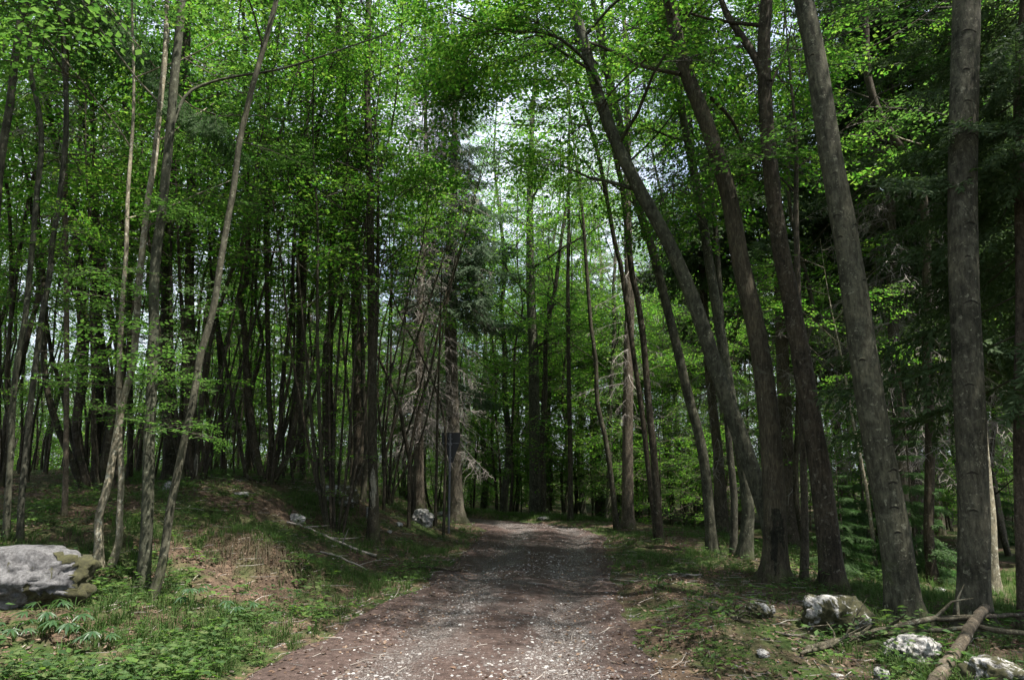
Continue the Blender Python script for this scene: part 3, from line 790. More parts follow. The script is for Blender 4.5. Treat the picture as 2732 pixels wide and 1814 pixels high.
traced('hornbeam_tree', 'thin straight stem between the coppice stool and the stout twin dark trunks',
       P('D', (480, 1012), (475, 800), (480, 500), (490, 250), (490, 0)) + P('C', (495, 1200), (500, 950), (520, 700), (525, 400), (530, 150)), (32, 24), depth=17, height=18, seed=16, h0=0.3)
traced('hornbeam_tree', 'stout almost black trunk with flared foot on the bank, stouter of the twin dark trunks',
       P('D', (610, 1015), (620, 900), (615, 700), (610, 450), (605, 200)) + P('C', (595, 1200), (577, 1050), (562, 850), (550, 650), (540, 450), (530, 250)), (58, 36), depth=16.5, height=18, seed=17, h0=0.45, nl=10)
traced('hornbeam_tree', 'tall dark trunk with a bare pale strip at its foot, beside the stoutest black trunk',
       P('D', (680, 1275), (685, 1100), (680, 900), (680, 700), (678, 450), (675, 150)) + P('C', (670, 1100), (668, 850), (660, 600), (655, 350), (660, 150), (660, 0)), (46, 30), height=17, seed=18, patch=(0.5, 1.35, 0.15, 0.75, BARE, 'bare_wood_patch'), h0=0.5, nl=9, sides=16,
       limbs=[(P('D', (690, 520), (698, 150)) + P('C', (697, 1000), (692, 800), (686, 600), (650, 320), (615, 150)), 20, 9, 0.1)])
traced('spruce_tree', 'big spruce trunk rising straight behind the black signpost',
       P('D', (1075, 1175), (1060, 950), (1050, 700), (1045, 500), (1040, 250), (1040, 0)), (66, 52), kind='spruce', depth=21, height=17, seed=19, bark=BARK_SPRUCE_LIT,
       spd=dict(live_from=0.30, Lmax=2.8, dead_density=1.0, ntpl=NSP, live_skip=0.15, dead_from=0.13), leafmat=NEEDLE_PALE)
traced('spruce_tree', 'slender spruce holding one long drooping grey-green branch out over the curved slender tree',
       P('B', (300, 1100), (300, 600), (300, 100)) + P('A', (300, 900), (300, 400), (305, 0)), (24, 20), kind='spruce', depth=9.6, height=12, seed=51, bark=BARK_SPRUCE,
       spd=dict(live_from=0.62, Lmax=1.8, dead_density=0.8, dead_from=0.45), leafmat=NEEDLE_LIGHT,
       limbs=[(P('A', (303, 60), (420, 50), (560, 130), (720, 300), (900, 520), (1050, 680), (1190, 760)), 10, 4, -0.25, 'needle')])
traced('spruce_tree', 'spruce hung with dense grey dead twigs, between the dark trunks and the signpost',
       P('D', (895, 1085), (893, 800), (898, 500), (900, 200)), (48, 38), kind='spruce', depth=19.5, height=16, seed=20, bark=BARK_SPRUCE,
       spd=dict(live_from=0.85, Lmax=2.8, dead_density=2.4, whorl=0.15, dead_from=0.12, live_skip=0.7))
# thin crossing stems in front of the dead-twigged spruce
for sd_, lab, pts, w in (
    (21, 'thin dark stem bowing toward the signpost from the foot of the dead-twigged spruce', P('D', (850, 1080), (852, 880), (900, 650), (940, 530), (970, 380), (1000, 250), (1040, 100)), (18, 10)),
    (22, 'thin dark stem leaning away from the signpost, crossing the bowed stem', P('D', (1010, 1100), (1012, 740), (950, 530), (890, 400), (800, 230), (740, 60)), (14, 8)),
    (23, 'thin dark stem leaning out beside the tall dark trunk with the pale foot', P('D', (735, 1060), (742, 880), (800, 680), (850, 450), (900, 300), (950, 150)), (14, 9)),
    (24, 'wiry upright stem just beyond the tall dark trunk with the pale foot', P('D', (735, 1040), (738, 800), (760, 600), (765, 350), (770, 100)), (13, 9)),
    (25, 'upright slim grey stem standing nearest the signpost', P('D', (970, 1125), (975, 950), (978, 750), (985, 500)), (15, 10)),
    (26, 'forked dark stem under the dead-twigged spruce, arms spread wide', P('D', (868, 1085), (850, 900), (825, 780), (805, 660), (740, 500), (700, 420)), (26, 12))):
    traced('hazel_tree', lab, pts, w, depth=15.5 + 0.3 * (sd_ - 21), height=8.5, seed=sd_, sides=7, nl=3, ns=2, h0=0.75, L0=0.9)
# centre
traced('beech_tree', 'pale grey stout trunk standing at the far bend of the track',
       P('F', (395, 1165), (395, 1000), (390, 700), (385, 400), (375, 200), (370, 0)), (62, 40), kind='beech', depth=24, height=22, seed=30, bark=BARK_BEECH, h0=0.25, nl=18, L0=3.2)
traced('hornbeam_tree', 'thin dark stem leaning against the pale stout trunk at the bend',
       P('F', (430, 1160), (430, 1000), (425, 800), (440, 600), (440, 400), (450, 280), (480, 150), (500, 0)), (26, 18), depth=23.5, height=16, seed=31, h0=0.35, nl=9)
traced('hornbeam_tree', 'straight dark thin stem between the bend of the track and the crooked stem',
       P('F', (555, 1195), (555, 900), (548, 500), (545, 200), (545, 0)), (24, 18), depth=21.5, height=17, seed=32, h0=0.35, nl=10)
traced('hornbeam_tree', 'crooked S-shaped dark stem at the verge beside the reddish spruce trunk',
       P('F', (775, 1225), (745, 1000), (715, 800), (680, 650), (672, 450), (650, 300), (635, 100)) + P('E', (630, 1250), (620, 1100)), (26, 16), depth=18, height=14, seed=33, h0=0.45, nl=9)
traced('spruce_tree', 'straight reddish-brown spruce trunk at the verge, next to the crooked S-shaped stem',
       P('F', (820, 1235), (820, 1000), (820, 700), (825, 400), (830, 150)), (54, 46), kind='spruce', depth=18.5, height=22, seed=34, bark=BARK_SPRUCE, spd=dict(live_from=0.55, Lmax=1.9, dead_density=1.1, dead_from=0.14, live_skip=0.5))
traced('hornbeam_tree', 'slimmer of two dark poles leaning over the track past the reddish spruce',
       P('F', (962, 1285), (920, 1000), (885, 700), (850, 450), (815, 200), (785, 0)) + P('E', (760, 1120), (720, 900), (680, 700), (650, 600), (620, 510)), (26, 20), depth=14.8, height=13, seed=35, h0=0.55, nl=10,
       limbs=[(P('E', (860, 950), (780, 860), (690, 790), (600, 700), (480, 650)), 12, 6, 0.1)])
traced('hornbeam_tree', 'stouter of two dark poles leaning over the track past the reddish spruce',
       P('F', (967, 1295), (955, 1100), (935, 850), (910, 600), (890, 350), (860, 150)) + P('E', (840, 1280), (815, 1050), (790, 850), (755, 700), (735, 500)), (36, 24), depth=14.5, height=15, seed=36, h0=0.5, nl=10)
traced('beech_tree', 'dark leaning trunk between the two leaning poles and the long slanting beech',
       P('d', (1648, 1268), (1622, 1050), (1585, 900), (1550, 750), (1500, 560), (1470, 470), (1440, 330), (1410, 200)), (50, 36), depth=13, height=15, seed=37, h0=0.5, nl=12, bark=BARK_BEECH, sides=16, kind='beech')
traced('beech_tree', 'slim dark trunk, thinner of the close pair at the foot of the slanting beech',
       P('d', (1692, 1262), (1693, 1150), (1682, 1040), (1672, 900), (1660, 700), (1650, 550)), (34, 26), depth=12.8, height=13, seed=38, h0=0.5, nl=9, bark=BARK_BEECH, kind='beech')
traced('beech_tree', 'stouter of the close pair of trunks at the foot of the slanting beech',
       P('d', (1714, 1290), (1726, 1180), (1714, 1080), (1690, 950), (1650, 700), (1610, 450), (1580, 300)), (58, 40), depth=12.2, height=15, seed=39, h0=0.5, nl=11, bark=BARK_BEECH, kind='beech')
traced('beech_tree', 'long beech trunk slanting steeply over the track',
       P('d', (1795, 1330), (1772, 1200), (1722, 1050), (1660, 880), (1600, 700), (1540, 560), (1480, 450), (1420, 330), (1380, 220), (1350, 110), (1320, 0)), (82, 54), depth=10.4, height=14, seed=40, h0=0.42, nl=14, ns=7, L0=3.4, bark=BARK_BEECH, kind='beech', sides=22, rough=0.04,
       limbs=[(P('E', (700, 420), (600, 350), (450, 330), (250, 400), (60, 420)), 20, 6, -0.5), (P('E', (600, 180), (450, 120), (250, 100), (40, 130)), 20, 6, 0.6), (P('E', (920, 930), (1000, 880), (1080, 760), (1160, 700)), 14, 5, 0.4)])
traced('beech_tree', 'tall grey-brown trunk with fissured bark and black scar at its foot, crossing the slanting beech',
       P('d', (1787, 1342), (1787, 1150), (1772, 950), (1748, 780), (1710, 600), (1680, 440), (1630, 280), (1580, 150), (1545, 0)), (106, 68), height=18, seed=41, patch=(0.0, 1.0, -0.2, 0.7, BLACK_MOSS, 'black_bark_scar'), scars=[(*P('d', (1600, 190))[0], .4), (*P('d', (1690, 455))[0], .6), (*P('d', (1735, 640))[0], .4), (*P('d', (1772, 900))[0], .35)], h0=0.40, nl=15, ns=7, L0=3.4, bark=BARK_ROUGH, kind='beech', sides=26, rough=0.05,
       limbs=[(P('E', (1060, 340), (900, 260), (800, 160), (700, 70), (620, 15), (400, 30), (200, 45), (50, -5)), 24, 8, 0.25), (P('E', (900, 275), (800, 330), (720, 390), (640, 470)), 12, 6, 0.3), (P('d', (1640, 225), (1700, 250), (1745, 290), (1800, 330)), 22, 10, 0.3)])
traced('beech_tree', 'dark ridged trunk with a raised fork, standing behind the mossy white rock',
       P('d', (1925, 1352), (1900, 1150), (1870, 950), (1830, 720), (1800, 560), (1780, 400), (1770, 250), (1765, 100), (1770, 0)), (104, 63), depth=9.3, height=18, seed=42, h0=0.45, nl=12, ns=5, L0=2.6, bark=BARK_SLIM, kind='beech', sides=24, rough=0.10,
       limbs=[(P('d', (1772, 190), (1740, 110), (1710, 50), (1685, -10), (1660, -120)), 48, 26, 0.1), (P('d', (1765, 260), (1800, 160), (1850, 60), (1880, -30)), 16, 8, 0.3)])
traced('hornbeam_tree', 'thin reddish-barked stem standing before the dark ridged trunk',
       P('d', (1855, 1362), (1856, 1200), (1851, 1050), (1848, 900), (1840, 700), (1835, 500)), (36, 26), depth=9.9, height=9, seed=43, h0=0.5, nl=8, ns=4, L0=1.3, bark=BARK_SPRUCE, low=5, leafmat=LEAF_DARK)
traced('beech_tree', 'thick smooth beech leaning in, between the half-mossy large rock and the thick upright beech',
       P('d', (2092, 1418), (2062, 1220), (2030, 1050), (2000, 880), (1975, 700), (1950, 520), (1920, 350), (1890, 150), (1860, 0)), (144, 100), depth=7.5, height=18, seed=44, scars=[(*P('G', (200, 260))[0], 0.30), (*P('G', (335, 632))[0], 0.45), (*P('G', (295, 785))[0], 0.30), (*P('G', (305, 968))[0], 0.50), (*P('G', (390, 1030))[0], 0.50), (*P('G', (310, 1110))[0], 0.30), (*P('G', (425, 1320))[0], 0.30), (*P('H', (410, 125))[0], 0.30), (*P('H', (540, 490))[0], 0.50), (*P('H', (545, 580))[0], 0.50), (*P('H', (545, 680))[0], 0.45), (*P('H', (550, 785))[0], 0.40), (*P('H', (565, 880))[0], 0.35), (*P('H', (590, 985))[0], 0.40)], h0=0.45, nl=13, ns=6, L0=3.0, bark=BARK_BEECH, kind='beech', sides=30, rough=0.035)
traced('beech_tree', 'thick upright beech with brow-like scars, rising beyond the broken log',
       P('d', (2246, 1422), (2244, 1200), (2236, 1000), (2222, 800), (2212, 600), (2210, 400), (2216, 200), (2222, 0)), (130, 132), depth=7.2, height=18, seed=45, scars=[(*P('G', (865, 160))[0], 0.80), (*P('G', (862, 345))[0], 0.35), (*P('G', (868, 520))[0], 0.40), (*P('G', (885, 660))[0], 0.85), (*P('G', (868, 850))[0], 0.25), (*P('G', (872, 1035))[0], 0.45), (*P('G', (866, 1215))[0], 0.25), (*P('G', (880, 1405))[0], 0.70), (*P('H', (885, 240))[0], 0.40), (*P('H', (900, 600))[0], 0.50), (*P('H', (905, 765))[0], 0.40), (*P('H', (980, 1050))[0], 0.30)], h0=0.45, nl=13, ns=6, L0=3.0, bark=BARK_BEECH, kind='beech', sides=30, rough=0.03)
traced('spruce_tree', 'narrow spruce trunk with reddish bark at the edge, past the upright beech',
       P('d', (2352, 1445), (2346, 1100), (2345, 900), (2350, 700), (2352, 500), (2352, 200)), (50, 44), kind='spruce', depth=7.6, height=15, seed=46, bark=BARK_SPRUCE, sides=16, spd=dict(live_from=0.2, Lmax=2.2, dead_density=0.8, dead_from=0.15, ntpl=NSP))
traced('spruce_tree', 'black spruce trunk showing behind the leaning thick beech',
       P('d', (2084, 1200), (2070, 950), (2060, 750), (2055, 550), (2050, 400), (2048, 200)), (52, 44), kind='spruce', depth=14, height=20, seed=47, bark=BARK_SPRUCE, spd=dict(live_from=0.42, Lmax=2.8, dead_density=1.4, whorl=0.3, dead_from=0.12, ntpl=NSP))
traced('beech_tree', 'trunk coloured pale as if sunlit, with mossy foot, peeping out beside the upright beech',
       P('d', (2288, 1315), (2280, 1180), (2262, 1000), (2250, 800), (2240, 600)), (56, 44), depth=11.5, height=15, seed=48, h0=0.5, nl=9, bark=BARK_PALE, kind='beech')  # sunlight on this trunk is put into the pale bark colour
traced('beech_tree', 'dark bent tree with elbow high up, between the two thick beeches',
       P('d', (2142, 1240), (2145, 1000), (2140, 800), (2142, 650), (2140, 500), (2121, 392), (2072, 320), (2036, 265), (2006, 175), (2001, 60)), (44, 36), depth=12, height=13, seed=49, h0=0.6, nl=9, bark=BARK_SLIM, kind='beech')
traced('hornbeam_tree', 'thin pale stem slanting close behind the leaning thick beech',
       P('d', (2016, 1260), (1999, 1123), (1985, 1050), (1971, 985), (1955, 900), (1940, 820)), (18, 10), depth=13, height=6, seed=50, h0=0.55, nl=6, ns=3, L0=1.0, bark=BARK_PALE)

# ------------------------------------------------------------------ coppice clumps with many stems
def coppice(label, foot, stems, depth, height, seed, bark, group=None, name='hazel_coppice', nl=5, ns=4):
    r = np.random.default_rng(seed)
    p = at_depth(foot[0], foot[1], depth); root = np.array([p[0], depth, gz(p[0], depth)])
    e = empty(name, root, label, 'coppice tree', group)
    cm = MB(); tms = []
    for k, (pts, w0, w1) in enumerate(stems):
        dy = r.normal(0, 0.25)
        w3 = [at_depth(px, py, depth) for px, py in pts]
        w3 = [np.array([root[0] + 0.3 * (w3[0][0] - root[0]), depth, root[2] - 0.15])] + [q + np.array([0, dy * min(1, i / 2 + 0.4), 0]) for i, q in enumerate(w3) if q[2] > root[2] + 0.1]
        last = w3[-1]; d = norm(w3[-1] - w3[-2])
        while last[2] - root[2] < height * r.uniform(0.85, 1.1):
            d = norm(d * np.array([0.95, 1, 1]) + np.array([r.normal(0, 0.05), r.normal(0, 0.05), 0.05]))
            last = last + d * 1.0; w3.append(last)
        path = catmull(np.array(w3) - root, 0.3)
        s = depth / F_PX / ZS / 2
        L = np.linspace(0, 1, len(path))
        tm = MB(); tube(tm, path, s * (w0 + (w1 * 0.5 - w0) * L), 8, 0, 0.08, seed + k)
        broadleaf(tm, cm, path, s * w0, s * w1, 0.38, None, 1.5, nl, ns, r, LSP_FAR, low=nl // 2)
        tm.build('stem', bark, e, smooth=True)
    cm.build('crown', [LEAF, TWIG], e)
    return e
coppice('multi-stemmed coppice stool fanning out of the bank, nearest the fallen pale stick', P('D', (190, 1100))[0], [
    (P('D', (165, 1090), (120, 980), (95, 830), (60, 640), (30, 480), (0, 330)), 16, 10),
    (P('D', (175, 1085), (150, 900), (120, 700), (100, 480), (90, 300), (70, 150)) + P('C', (100, 1300), (110, 1000), (105, 870)), 34, 24),
    (P('D', (188, 1085), (200, 850), (185, 600), (180, 300), (175, 0)) + P('C', (170, 1100), (172, 880)), 28, 22),
    (P('D', (200, 1085), (230, 850), (235, 650), (250, 450), (280, 250), (290, 50)) + P('C', (295, 1100), (310, 930)), 24, 14),
    (P('D', (210, 1080), (270, 880), (300, 720), (330, 500), (340, 300), (345, 0)), 30, 24),
    (P('D', (220, 1085), (280, 920), (335, 800), (400, 640), (450, 480)), 16, 9),
    (P('D', (165, 1090), (200, 940), (240, 800), (300, 600), (320, 400), (330, 200)), 15, 10),
    (P('D', (150, 1110), (190, 1000), (215, 850), (210, 600), (205, 300), (205, 100)), 16, 10),
    (P('D', (160, 1100), (135, 900), (95, 700), (90, 500), (120, 250), (130, 0)), 14, 10)], 13.8, 12, 60, BARK_SLIM)
coppice('cluster of thick dark stems from one stool, behind the pale maple', P('B', (430, 960))[0], [
    (P('B', (390, 940), (370, 760), (392, 600), (400, 400), (395, 150)) + P('A', (385, 1200), (360, 1000), (330, 900), (300, 760), (270, 640)), 42, 26),
    (P('B', (430, 940), (420, 700), (430, 500), (415, 250), (400, 50)), 34, 22),
    (P('B', (465, 920), (500, 700), (475, 500), (440, 250), (450, 60)) + P('A', (430, 950), (420, 820), (385, 640), (370, 400), (340, 200)), 38, 22),
    (P('B', (490, 910), (540, 640), (560, 420), (520, 250), (490, 50)) + P('A', (450, 1050), (430, 850), (440, 600)), 40, 22),
    (P('B', (365, 940), (300, 700), (265, 480), (270, 250), (255, 50)) + P('A', (235, 1050), (235, 800), (230, 500)), 30, 18),
    (P('B', (350, 950), (290, 800), (250, 600), (200, 430), (180, 300)), 20, 12),
    (P('B', (440, 940), (450, 700), (455, 550), (460, 380), (340, 100), (320, -60)), 24, 14)], 13.2, 14, 61, BARK_SLIM)
coppice('small coppice clump of thin grey stems at the frame edge, beyond the paired grey trunks', P('B', (10, 990))[0], [
    (P('B', (0, 940), (-20, 700), (-40, 400)), 30, 20), (P('B', (20, 950), (30, 700), (20, 450), (40, 150)), 22, 14),
    (P('B', (30, 950), (70, 750), (60, 500), (90, 200)), 18, 12), (P('B', (5, 950), (5, 700), (10, 400), (0, 100)), 26, 16)], 12.5, 11, 62, BARK_SLIM)
coppice('wiry coppice of many fine stems just beyond the tall dark trunk with the pale foot', P('D', (760, 1080))[0], [
    (P('D', (740, 1050), (720, 850), (735, 600), (750, 300), (760, 50)), 12, 8), (P('D', (760, 1050), (775, 800), (800, 600), (830, 350), (845, 150)), 12, 8),
    (P('D', (770, 1060), (800, 880), (860, 700), (930, 420), (1000, 180)), 11, 7), (P('D', (750, 1060), (745, 880), (715, 640), (730, 350), (790, 100)), 11, 7),
    (P('D', (775, 1060), (830, 940), (900, 800), (960, 560), (990, 380)), 10, 6)], 17.5, 10, 63, BARK_SLIM, nl=1, ns=1)

# ------------------------------------------------------------------ repeated forest trees
def fill_model(kind, seed, where=(0, -40, 0)):
    r = np.random.default_rng(seed); tm, cm, wm = MB(), MB(), MB()
    if kind == 'slim':
        h = r.uniform(12, 16); n = 12; z = np.linspace(-0.2, h, n)
        xy = np.cumsum(r.normal(0, 0.13, (n, 2)), axis=0); xy -= xy[0]
        path = catmull(np.column_stack([xy, z]), 0.5)
        r0 = r.uniform(0.032, 0.07)
        trunk_tube(tm, path, r0, 0.012, 8, 0.3, 0.06, seed)
        broadleaf(tm, cm, path, r0, 0.012, r.uniform(0.24, 0.40), None, 1.8, 10, 3, r, LSP_FAR, low=6)
        n = 8; f = r.uniform(0.1, 0.6, n); a = r.uniform(0, 6.28, n)
        put_sprays(tm, DSP_T, along(path, f), np.stack([np.cos(a), np.sin(a), r.uniform(0.0, 0.8, n)], -1), r.uniform(0.4, 0.9, n), r, 0.5)
        nm, lab, cat, bark, leaf = 'hornbeam_tree', '', 'tree', BARK_SLIM, LEAF
    elif kind == 'pole':
        h = r.uniform(7, 10); n = 10; z = np.linspace(-0.2, h, n)
        xy = np.cumsum(r.normal(0, 0.12, (n, 2)), axis=0) + np.outer(np.linspace(0, 1, n), r.normal(0, 0.6, 2)); xy -= xy[0]
        path = catmull(np.column_stack([xy, z]), 0.4); r0 = r.uniform(0.018, 0.035)
        trunk_tube(tm, path, r0, 0.006, 6, 0.2, 0.08, seed)
        broadleaf(tm, cm, path, r0, 0.006, 0.5, None, 1.1, 6, 2, r, LSP_FAR, low=3)
        nm, bark, leaf = 'hornbeam_pole', BARK_SLIM, LEAF
    elif kind == 'beech':
        h = r.uniform(17, 21); n = 12; z = np.linspace(-0.2, h, n)
        xy = np.cumsum(r.normal(0, 0.16, (n, 2)), axis=0); xy -= xy[0]
        path = catmull(np.column_stack([xy, z]), 0.5)
        r0 = r.uniform(0.12, 0.19)
        trunk_tube(tm, path, r0, 0.02, 12, 0.4, 0.05, seed)
        broadleaf(tm, cm, path, r0, 0.02, r.uniform(0.2, 0.3), None, 3.6, 18, 5, r, LSP_FAR, low=6)
        nm, bark, leaf = 'beech_tree', BARK_BEECH, LEAF
    elif kind == 'spruce':
        h = r.uniform(19, 24); z = np.linspace(-0.2, h, 10)
        path = np.column_stack([0 * z + r.normal(0, 0.03, 10), 0 * z + r.normal(0, 0.03, 10), z])
        r0 = r.uniform(0.12, 0.2); trunk_tube(tm, path, r0, 0.02, 10, 0.4, 0.05, seed)
        spruce(tm, cm, wm, h, path, r, live_from=r.uniform(0.2, 0.36), Lmax=2.8, dead_density=1.0, whorl=0.4, dead_from=0.13)
        nm, bark, leaf = 'spruce_tree', BARK_SPRUCE, NEEDLE
    elif kind == 'leafy':
        h = r.uniform(10, 13.5); n = 10; z = np.linspace(-0.2, h, n)
        xy = np.cumsum(r.normal(0, 0.14, (n, 2)), axis=0); xy -= xy[0]
        path = catmull(np.column_stack([xy, z]), 0.5); r0 = r.uniform(0.05, 0.085)
        trunk_tube(tm, path, r0, 0.012, 8, 0.3, 0.05, seed)
        broadleaf(tm, cm, path, r0, 0.012, 0.13, None, 2.5, 22, 8, r, LSP_FAR, low=4, el=(0.1, 0.6))
        nm, bark, leaf = 'beech_tree', BARK_SLIM, LEAF
    elif kind == 'sapling':
        h = r.uniform(3.0, 5.5); n = 8; z = np.linspace(-0.1, h, n)
        xy = np.cumsum(r.normal(0, 0.09, (n, 2)), axis=0); xy -= xy[0]
        path = catmull(np.column_stack([xy, z]), 0.3)
        trunk_tube(tm, path, 0.03, 0.006, 6, 0.2, 0.05, seed)
        broadleaf(tm, cm, path, 0.03, 0.006, 0.14, None, 1.2, 11, 4, r, LSP_FAR, sp_scale=0.8, el=(0.0, 0.5))
        nm, bark, leaf = 'beech_sapling', BARK_SLIM, LEAF
    elif kind == 'coppice':
        e = empty('hazel_coppice', where, 'x', 'coppice tree')
        n = int(r.integers(6, 9))
        for k in range(n):
            tm = MB(); a = k * 6.28 / n + r.normal(0, 0.3); h = r.uniform(7, 11); t = np.linspace(0, 1, 8); sp_ = r.uniform(0.8, 2.2)
            rad_ = sp_ * t ** 0.75
            path = catmull(np.column_stack([np.cos(a) * (0.12 + rad_) + np.cumsum(r.normal(0, 0.04, 8)), np.sin(a) * (0.12 + rad_) + np.cumsum(r.normal(0, 0.04, 8)), -0.15 + h * t]), 0.5)
            r0 = r.uniform(0.022, 0.045); trunk_tube(tm, path, r0, 0.006, 6, 0.1, 0.06, seed + k)
            broadleaf(tm, cm, path, r0, 0.006, 0.45, None, 1.3, 5, 3, r, LSP_FAR, low=2)
            tm.build('stem', BARK_SLIM, e, smooth=True)
        cm.build('crown', [LEAF, TWIG], e)
        return e
    else:
        h = r.uniform(2.4, 3.4); z = np.linspace(-0.1, h, 6)
        path = np.column_stack([0 * z, 0 * z, z]); trunk_tube(tm, path, 0.03, 0.006, 6, 0.2, 0.05, seed)
        spruce(tm, cm, wm, h, path, r, live_from=0.02, Lmax=1.05, ntpl=NSP, whorl=0.24, dead_from=0.08, live_skip=0.05)
        nm, bark, leaf = 'fir_sapling', BARK_SPRUCE, NEEDLE_LIGHT
    e = empty(nm, where, 'x', 'young tree' if 'sapling' in nm else 'tree')
    tm.build('trunk', [bark, TWIG_DEAD], e, smooth=True)
    cm.build('crown', [leaf, TWIG], e)
    if wm.n: wm.build('dead_branches', [TWIG_DEAD], e)
    return e
MODELS = {'slim': [fill_model('slim', 100 + i) for i in range(6)], 'beech': [fill_model('beech', 120 + i) for i in range(4)],
          'spruce': [fill_model('spruce', 140 + i) for i in range(4)], 'sapling': [fill_model('sapling', 160 + i) for i in range(4)],
          'fir': [fill_model('fir', 180 + i) for i in range(2)], 'leafy': [fill_model('leafy', 220 + i) for i in range(4)], 'pole': [fill_model('pole', 200 + i) for i in range(6)], 'coppice': [fill_model('coppice', 190 + i) for i in range(3)]}
USED = set(); PLACED = []
def place(kind, x, y, label, group, s=None, rz=None, r=rng):
    ms = MODELS[kind]; k = int(r.integers(0, len(ms)))
    s = s if s is not None else r.uniform(0.85, 1.15); rz = rz if rz is not None else r.uniform(0, 6.28)
    loc = (x, y, gz(x, y))
    tl = (r.normal(0, 0.03), r.normal(0, 0.03))
    if (kind, k) not in USED:
        USED.add((kind, k)); o = ms[k]
        o.location = loc; o.rotation_euler = (tl[0], tl[1], rz); o.scale = (s, s, s); o['label'] = label; o['group'] = group
    else:
        o = copy_tree(ms[k], loc, rz, s, label, group, tl)
    PLACED.append((x, y))
    return o
def free(x, y, dmin):
    if abs(x - float(path_c(y))) < (2.6 if y < 21 else 3.6) and y < 36: return False
    return all((x - a) ** 2 + (y - b) ** 2 > dmin * dmin for a, b in PLACED)
LANES = (((8.5, 11.5), (18.5, 8.0), 2.6), ((2, 25.5), (13, 21.5), 3.0), ((-1.5, 19.5), (8.5, 16), 2.2), ((-5, 22), (5, 18.5), 1.6))
def in_lane(x, y):
    if abs(x / y + 0.125) < 0.065 and y < 20.5: return True
    for (ax, ay), (bx, by), w in LANES:
        dx, dy = bx - ax, by - ay; t = ((x - ax) * dx + (y - ay) * dy) / (dx * dx + dy * dy)
        if 0.0 < t < 1.05 and math.hypot(x - ax - t * dx, y - ay - t * dy) < w: return True
    return False
def scatter(kind, n, xr, yr, cond, label, group, dmin=1.0, s=None):
    c = t = 0
    rng = np.random.default_rng(zlib.crc32(label.encode()))
    while c < n and t < 4000:
        t += 1
        y = rng.uniform(*yr); x = rng.uniform(*xr)
        if not cond(x, y) or not free(x, y, dmin) or (kind not in ('sapling', 'fir') and in_lane(x, y)) or (kind == 'sapling' and y < 20.5 and abs(x / y + 0.125) < 0.065): continue
        place(kind, x, y, label, group, s=None if s is None else rng.uniform(*s), r=rng); c += 1

inR0 = lambda x, y: 0.3 < x / y < 0.8
inL = lambda x, y: -0.95 < x / y < -0.08
scatter('slim', 84, (-28, 0), (15.5, 31), inL, 'slim dark tree in the dense backlit thicket beyond the mossy bank', 'slim trees of the thicket behind the bank', 1.3)
scatter('pole', 48, (-24, 0), (13.5, 25), inL, 'thin young stem among the thicker trunks on the crest of the bank', 'thin poles on the crest of the bank', 0.7)
scatter('leafy', 3, (-26, -2), (20, 33), lambda x, y: -0.85 < x / y < -0.2, 'young leafy beech in the thicket behind the bank', 'young beeches in the thicket', 2.0, (0.7, 1.0))
scatter('leafy', 8, (5, 22), (16, 30), inR0, 'young leafy beech lit among the dark spruces', 'young beeches among the spruces', 2.0, (0.7, 1.0))
scatter('coppice', 4, (-14, -3), (12.5, 17.5), lambda x, y: -0.78 < x / y < -0.24, 'many-stemmed coppice standing on the near crest of the bank', 'coppice stools on the crest of the bank', 1.3, (0.8, 1.1))
scatter('coppice', 26, (-30, 0), (15, 34), inL, 'many-stemmed coppice in the dense backlit thicket beyond the mossy bank', 'coppice stools of the thicket behind the bank', 1.5)
scatter('spruce', 8, (-30, -2), (20, 40), lambda x, y: -0.45 < x / y < -0.12, 'spruce with grey hanging twigs among the slim trees behind the bank', 'spruces scattered in the thicket behind the bank', 2.5)
scatter('sapling', 48, (-34, 0), (22, 42), inL, 'low leafy beech sapling filling the thicket behind the bank', 'leafy saplings in the thicket behind the bank', 1.2)
inC = lambda x, y: -0.12 < x / y < 0.30
for bx_, by_, bs_ in ((-0.4, 26.8, 0.95), (1.6, 28.5, 0.9), (3.4, 26.0, 0.85)): place('beech', bx_, by_, 'leafy beech closing the canopy straight beyond the bend of the track', 'beeches straight beyond the bend', s=bs_)
scatter('beech', 13, (-8, 16), (25, 48), inC, 'leafy beech in the bright wood beyond the bend of the track', 'beeches beyond the bend of the track', 2.4)
scatter('leafy', 20, (-5, 9), (23.8, 34), lambda x, y: -0.16 < x / y < 0.26, 'young bright leafy beech closing off the bend of the track', 'young beeches closing off the bend', 1.5, (0.75, 1.15))
scatter('spruce', 7, (-6, 16), (25, 46), lambda x, y: 0.0 < x / y < 0.32, 'dark spruce in the wood beyond the bend of the track', 'spruces beyond the bend of the track', 2.2)
scatter('slim', 12, (-8, 16), (25, 44), inC, 'slim stem in the bright wood beyond the bend of the track', 'slim stems beyond the bend of the track', 1.4)
scatter('sapling', 40, (-8, 16), (24, 46), inC, 'bright leafy sapling under the trees beyond the bend of the track', 'saplings beyond the bend of the track', 1.4)
inR = lambda x, y: 0.28 < x / y < 0.86
scatter('spruce', 24, (4, 32), (13, 38), inR, 'dark spruce with dead lower twigs in the gloomy wood behind the beeches', 'spruces in the gloomy wood behind the beeches', 1.9)
scatter('slim', 18, (4, 30), (14, 36), inR, 'slim leafy tree among the dark spruces behind the beeches', 'slim trees among the dark spruces', 1.5)
scatter('sapling', 18, (5, 28), (16, 34), inR, 'leafy sapling among the dark spruces behind the beeches', 'saplings among the dark spruces', 1.3)
scatter('fir', 4, (5, 20), (12, 24), lambda x, y: 0.5 < x / y < 0.82, 'young fir with flat light-green tiers under the dark spruces', 'young firs under the dark spruces', 1.5)
g = on_ground(*P('d', (1945, 1250))[0]); p_ = at_depth(*P('d', (1945, 1250))[0], 12.3)
